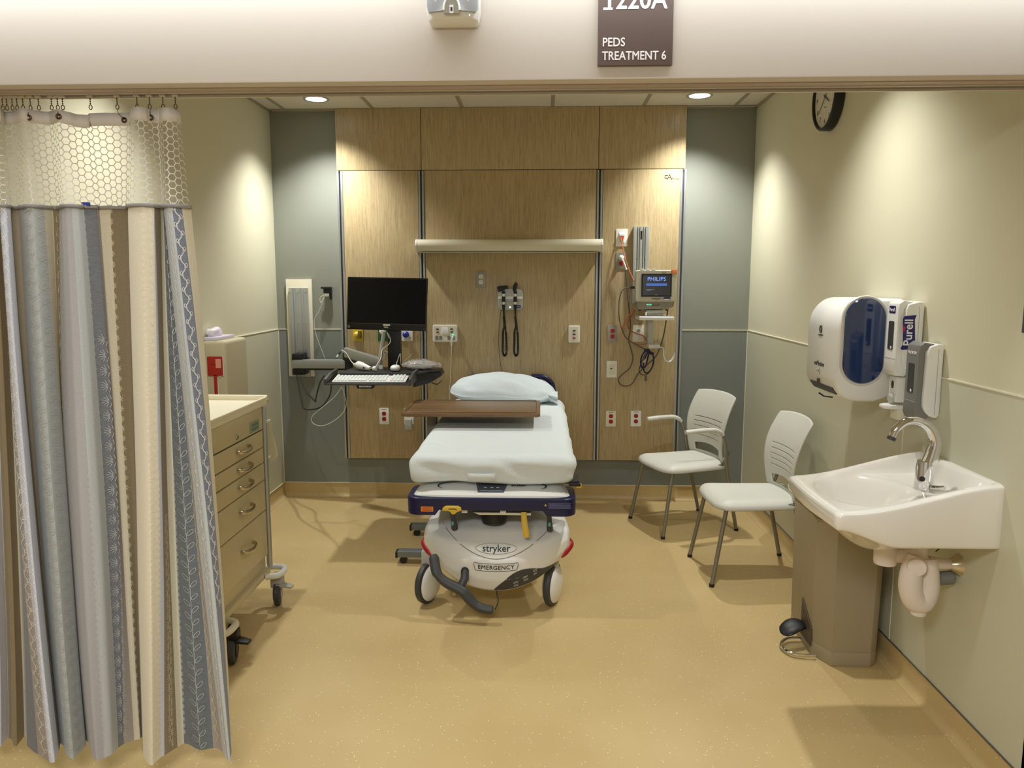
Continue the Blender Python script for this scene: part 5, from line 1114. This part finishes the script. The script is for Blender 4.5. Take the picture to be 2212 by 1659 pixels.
def cloth(name, c):
    m = mat('curtain_' + name, c, .9); nt = m.node_tree; b = nt.nodes['Principled BSDF']; L = nt.links.new
    tc = nt.nodes.new('ShaderNodeTexCoord'); mp = nt.nodes.new('ShaderNodeMapping'); mp.inputs['Scale'].default_value = (60, 60, 900) if name in ('lin', 'blu', 'sla') else (300, 300, 300)
    n = nt.nodes.new('ShaderNodeTexNoise'); n.inputs['Scale'].default_value = 1; n.inputs['Detail'].default_value = 2; L(tc.outputs['Object'], mp.inputs['Vector']); L(mp.outputs['Vector'], n.inputs['Vector'])
    r = nt.nodes.new('ShaderNodeValToRGB'); e = r.color_ramp.elements; k = 10 if name in ('lin', 'blu', 'sla') else 4
    e[0].position = .35; e[1].position = .65; e[0].color = lin(tuple(v - k for v in c)); e[1].color = lin(tuple(min(255, v + k) for v in c)); L(n.outputs['Fac'], r.inputs['Fac']); L(r.outputs['Color'], b.inputs['Base Color'])
    bp = nt.nodes.new('ShaderNodeBump'); bp.inputs['Strength'].default_value = .25; bp.inputs['Distance'].default_value = .001; L(n.outputs['Fac'], bp.inputs['Height']); L(bp.outputs['Normal'], b.inputs['Normal'])
    b.inputs['Sheen Weight'].default_value = .15; return m
mats = [cloth(c, COL[c]) for c in cols]
bm = bmesh.new(); VV = []
for k in range((NP - 1) * SUB + 1):
    u = k / SUB; VV.append([bm.verts.new(surf(min(u, NP - 1 - 1e-6), ZS + (ZB - ZS) * j / NZV)) for j in range(NZV + 1)])
for k in range((NP - 1) * SUB):
    for j in range(NZV):
        f_ = bm.faces.new((VV[k][j], VV[k + 1][j], VV[k + 1][j + 1], VV[k][j + 1])); f_.material_index = cols.index(PT[k // SUB][0]); f_.smooth = True
me = bpy.data.meshes.new('fabric'); bm.to_mesh(me); bm.free()
for m_ in mats: me.materials.append(m_)
fab = bpy.data.objects.new('fabric', me); C.objects.link(fab); attach(fab, cur)
M_NET = mat('white_netting', (232, 228, 226), .8)
def sdir(u, z):
    e = .02; a = surf(min(u + e, NP - 1.001), z) - surf(max(u - e, 0), z); b_ = surf(u, z + .01) - surf(u, z - .01); n = a.cross(b_).normalized()
    return -n if n.y > 0 else n
def ribbon(mb, uz, w, off):
    for (u1, z1), (u2, z2) in zip(uz, uz[1:]):
        p, q = surf(u1, z1), surf(u2, z2); n = sdir((u1 + u2) / 2, (z1 + z2) / 2); d = (q - p)
        if d.length < 1e-6: continue
        d.normalize(); s = n.cross(d) * w / 2; e = d * w * .3
        vs = [mb.bm.verts.new(v) for v in (p - e + s + n * off, q + e + s + n * off, q + e - s + n * off, p - e - s + n * off)]; mb.bm.faces.new(vs)
def raw(name, mb, m, parent):
    me = bpy.data.meshes.new(name); mb.bm.to_mesh(me); mb.bm.free(); me.materials.append(m); o = bpy.data.objects.new(name, me); C.objects.link(o); attach(o, parent); return o
# arc length at the seam -> u
def arc(z, n=12):
    T = [0.0]; P_ = surf(0, z)
    for k in range(1, (NP - 1) * n + 1):
        q = surf(min(k / n, NP - 1 - 1e-6), z); T.append(T[-1] + (q - P_).length); P_ = q
    return T, n
AT, AN = arc((ZT + ZS) / 2)
import bisect
def u_of(s, T=AT, n=AN):
    s = max(0, min(T[-1] - 1e-6, s)); i = bisect.bisect_right(T, s) - 1; return min((i + (s - T[i]) / max(1e-9, T[i + 1] - T[i])) / n, NP - 1 - 1e-5)
net = MB(); a_ = .0118; hx = a_ * 1.5; hy = a_ * math.sqrt(3) / 2; zlo, zhi = ZS - .004, ZT - .03
ncol = int(AT[-1] / hx) + 1; nrow = int((zhi - zlo) / (2 * hy)) + 1
for i in range(ncol):
    for j in range(nrow + 1):
        cx, cz = i * hx, zlo + j * 2 * hy + (hy if i % 2 else 0)
        P6 = [(cx + a_ * math.cos(math.radians(60 * k)), cz + a_ * math.sin(math.radians(60 * k))) for k in range(6)]
        for k in (0, 1, 2):
            (s1, z1), (s2, z2) = P6[k], P6[k + 1]
            if max(z1, z2) > zhi + .004 or min(z1, z2) < zlo - .004 or min(s1, s2) < 0 or max(s1, s2) > AT[-1]: continue
            ribbon(net, [(u_of(s1), z1), (u_of(s2), z2)], .0027, 0)
raw('mesh_panel', net, M_NET, cur)
def dip(u): 
    i = int(u); t = u - i; return TOPDIP.get(i, 0) * (1 - t) + TOPDIP.get(i + 1, 0) * t
def band(name, za, zb, m, th, off=0, dipf=0):
    bm_ = MB(); n = (NP - 1) * 5
    rows = []
    for k in range(n + 1):
        u = min(k / 5, NP - 1 - 1e-5); dn = sdir(u, (za + zb) / 2) * off; dd = dip(u) * dipf
        rows.append([surf(u, za - dd) + dn, surf(u, zb - dd) + dn])
    for a, b in zip(rows, rows[1:]):
        v = [bm_.bm.verts.new(q) for q in (a[0], b[0], b[1], a[1])]; bm_.bm.faces.new(v)
    bmesh.ops.remove_doubles(bm_.bm, verts=bm_.bm.verts, dist=1e-6)
    for fc in bm_.bm.faces: fc.smooth = True
    o = raw(name, bm_, m, cur); md = o.modifiers.new('t', 'SOLIDIFY'); md.thickness = th; return o
band('heading_tape', ZT, ZT - .036, mat('heading_white', (222, 218, 214), .8), .0015, 0, 1)
band('seam_piping', ZS + .004, ZS - .006, mat('seam_grey', (150, 146, 142), .8), .004, .002)
lbx = surf(19.4, ZS + .006); build('blue_care_label', MB().box(tuple(lbx + Vector((-.018, -.008, -.004))), tuple(lbx + Vector((.008, -.006, .006)))), mat('blue_care_label', (40, 60, 150), .6), cur)
# embroidery
def emb(ia, ib, kind, c, w=.0014, z0=ZS - .01, z1=ZB + .01, step=.041, m=None, frac=.5, amp=1.0, ph=0):
    mb = MB(); z = z0 - ph
    zm = .9
    def W(u0, z):   # u change for one metre across at this height
        e = .08; a = surf(min(u0 + e, NP - 1.001), z); b = surf(max(u0 - e, 0), z); return 2 * e / max(.004, (a - b).length)
    u0 = ia + (ib - ia) * frac
    def cv(pts, zc, gain=amp):
        k = W(u0, zc); out = []
        for x, dz_ in pts: out.append((max(.01, min(NP - 1.01, max(ia - .35, min(ib + .35, u0 + x * k * gain)))), zc + dz_))
        return out
    def loop(cx, cz, rx, rz, tilt, n=12, a0=0, a1=2 * PI):
        ct, s_ = math.cos(tilt), math.sin(tilt); return [(cx + rx * math.cos(a) * ct - rz * math.sin(a) * s_, cz + rx * math.cos(a) * s_ + rz * math.sin(a) * ct) for a in [a0 + (a1 - a0) * i / n for i in range(n + 1)]]
    side = 1
    while z > z1 + .02:
        if kind == 'oval': ribbon(mb, cv(loop(0, 0, .0065, .013, -.5), z), w, .0018)
        elif kind == 'vine':
            for s in (-1, 1):
                zz_ = z - (step / 2 if s > 0 else 0)
                ribbon(mb, cv([(-s * .008, step / 2), (s * .004, .004), (s * .010, 0)], zz_), w, .0018)
                for tl in (-.9, 0, .9): ribbon(mb, cv([(s * (.010 + x_), z_) for x_, z_ in loop(.009 * math.cos(tl), .010 * math.sin(tl), .009, .0045, tl, 9)], zz_), w, .0018)
        elif kind == 'loop':
            for s in (-1, 1):
                zz_ = z - (step / 2 if s > 0 else 0)
                ribbon(mb, cv([(-s * .012, step / 2), (-s * .004, step * .22), (s * .008, .002)] + [(s * x_, z_) for x_, z_ in loop(.012, .002, .006, .006, 0, 9, PI, 3 * PI)] + [(s * .004, -step * .2), (-s * .012, -step / 2)], zz_), w, .0018)
        elif kind == 'ovine':
            ribbon(mb, cv([(0, step / 2), (.001, 0), (0, -step / 2)], z), w, .0018)
            ribbon(mb, cv(loop(-.010, 0, .005, .011, .7), z), w, .0018); ribbon(mb, cv(loop(.010, -step / 2, .005, .011, -.7), z), w, .0018)
        elif kind == 'star':
            for k in range(8):
                a = k * PI / 4; ribbon(mb, cv([(.002 * math.cos(a), .002 * math.sin(a)), (.009 * math.cos(a), .009 * math.sin(a))], z), w, .0018)
        elif kind == 'fan':
            for s in (-1, 1):
                zz_ = z - (step / 2 if s > 0 else 0)
                for k in range(6):
                    a = -1.1 + k * .44; ribbon(mb, cv([(s * .004 * math.cos(a), .004 * math.sin(a)), (s * .019 * math.cos(a), .019 * math.sin(a))], zz_), w, .0018)
        z -= step
    return raw('embroidery', mb, m or mat('thread_' + c, {'w': (238, 236, 232), 'g': (200, 202, 199), 'c': (226, 214, 180), 'i': (246, 238, 216), 'k': (172, 156, 122)}[c], .8), fab)
emb(7.0, 9.0, 'vine', 'w', frac=.45, step=.041, amp=.9)
emb(6.0, 7.0, 'loop', 'w', frac=.6, step=.046, z0=1.3)
emb(3.0, 4.0, 'fan', 'k', frac=.3, step=.05, amp=.5)
emb(0.0, 1.0, 'oval', 'w', frac=.5, step=.03)
emb(11.0, 13.0, 'vine', 'g', frac=.62, step=.041, amp=1.1)
emb(11.0, 13.0, 'oval', 'g', frac=.22, step=.041)
emb(14.0, 15.2, 'oval', 'c', frac=.6, step=.041, ph=.02)
emb(15.0, 16.0, 'oval', 'w', frac=.30, step=.041)
emb(17.0, 18.0, 'star', 'g', frac=.0, step=.022, amp=.5, z0=1.0)
emb(18.0, 19.0, 'star', 'g', frac=.9, step=.022, amp=.5, w=.001)
emb(19.0, 20.0, 'fan', 'g', frac=.82, step=.046, z0=1.4)
emb(22.0, 22.9, 'star', 'c', frac=.04, step=.031, amp=.6)
emb(25.0, 26.0, 'star', 'i', frac=.25, step=.020, amp=.8); emb(25.0, 26.0, 'star', 'i', frac=.75, step=.024, amp=.8, ph=.01)
emb(26.0, 27.0, 'star', 'i', frac=.02, step=.020, amp=.6, z0=1.0)
emb(27.0, 28.0, 'fan', 'c', frac=.5, step=.034, amp=.6, z0=1.2)
emb(29.0, 31.0, 'ovine', 'g', frac=.55, step=.041, amp=1.0)
emb(29.0, 30.0, 'star', 'g', frac=.05, step=.022, amp=.6, z0=1.0)
emb(31.0, 32.0, 'loop', 'c', frac=.5, step=.046, amp=.7, z0=1.0)
emb(32.0, 34.0, 'oval', 'w', frac=.55, step=.024, amp=.8); emb(32.0, 34.0, 'vine', 'w', frac=.35, step=.041, amp=.8, z0=1.2)
emb(34.0, 35.0, 'loop', 'w', frac=.45, step=.046, amp=.75)
# hooks
hooks = [(4, 0), (13, 0), (25, 0), (35, 0), (48, 0), (64, 1), (82, 0), (110, 0), (123, 0), (134, 1), (194, 0), (252, 1), (295, 0), (322, 1), (351, 0), (378, 0)]
M_HK = mat('hook_metal', (86, 72, 54), .35, metal=.8)
for px, lng in hooks:
    t = atY(px, 207, 2.217); zb = HZ - .036
    t.z = HZ - .008
    hk = thing('curtain_hook', 'small metal curtain hook hanging from the track', 'curtain hook', tuple(t), 'curtain hooks along the track')
    hk['label'] = 'long curtain hook reaching down to a metal eyelet in the heading' if lng else 'short metal curtain hook with its ring at the top of the curtain'
    build('glider', MB().box((t.x - .008, t.y - .006, t.z - .003), (t.x + .008, t.y + .006, t.z + .003)), mat('glider_white', (206, 200, 186), .5), hk, bevel=.001)
    build('bead_chain', MB().ball((t.x, t.y, t.z - .008), .0022, 8).ball((t.x, t.y, t.z - .014), .0022, 8).ball((t.x, t.y, t.z - .020), .0022, 8).cyl((t.x, t.y, t.z - .02), (t.x, t.y, t.z), .0008, 6), M_HK, hk)
    build('ring', MB().tube([Vector((t.x + .0045 * math.cos(q), t.y, t.z - .030 + .0065 * math.sin(q))) for q in [2 * PI * i / 14 for i in range(14)]], .0012, 6, closed=True), M_HK, hk)
    if lng:
        yf = min(surf(u_, ZT - .03).y for u_ in (0, 10)) ; 
        best = min((abs(surf(k_ / 6, ZT - .022).x - t.x), surf(k_ / 6, ZT - .022).y) for k_ in range(0, (NP - 1) * 6)); yy = best[1] - .003
        build('hook_wire', MB().tube([(t.x, t.y, t.z - .036), (t.x + .001, min(t.y, yy), t.z - .048), (t.x + .002, yy, t.z - .058)], .0011, 6), M_HK, hk)
        build('eyelet', MB().tube([Vector((t.x + .002 + .006 * math.cos(q), yy, t.z - .060 + .006 * math.sin(q))) for q in [2 * PI * i / 14 for i in range(14)]], .0028, 6, closed=True), M_HK, hk)

# ================================================================ CAMERA AND RENDER
cd = bpy.data.cameras.new('camera'); cam = bpy.data.objects.new('camera', cd); C.objects.link(cam)
cd.sensor_width = 36; cd.sensor_fit = 'HORIZONTAL'; cd.lens = FPX / 2212 * 36; cd.clip_start = .05
M4 = Matrix((RV, UV_, -FV)).transposed().to_4x4(); M4.translation = Vector((0, 0, H)); cam.matrix_world = M4
sc = bpy.context.scene; sc.camera = cam
w = bpy.data.worlds.new('world'); w.use_nodes = True; sc.world = w
w.node_tree.nodes['Background'].inputs['Color'].default_value = (.9, .9, 1, 1); w.node_tree.nodes['Background'].inputs['Strength'].default_value = .05
for o in LOCALS:
    if '_loc' in o: del o['_loc']
sc.view_settings.view_transform = 'Standard'; sc.view_settings.look = 'None'; sc.view_settings.gamma = 1; sc.view_settings.exposure = 0.6
sc.view_settings.use_curve_mapping = False
sc.cycles.use_denoising = True; sc.cycles.max_bounces = 10; sc.cycles.diffuse_bounces = 6; sc.cycles.transparent_max_bounces = 16; sc.cycles.sample_clamp_indirect = 6
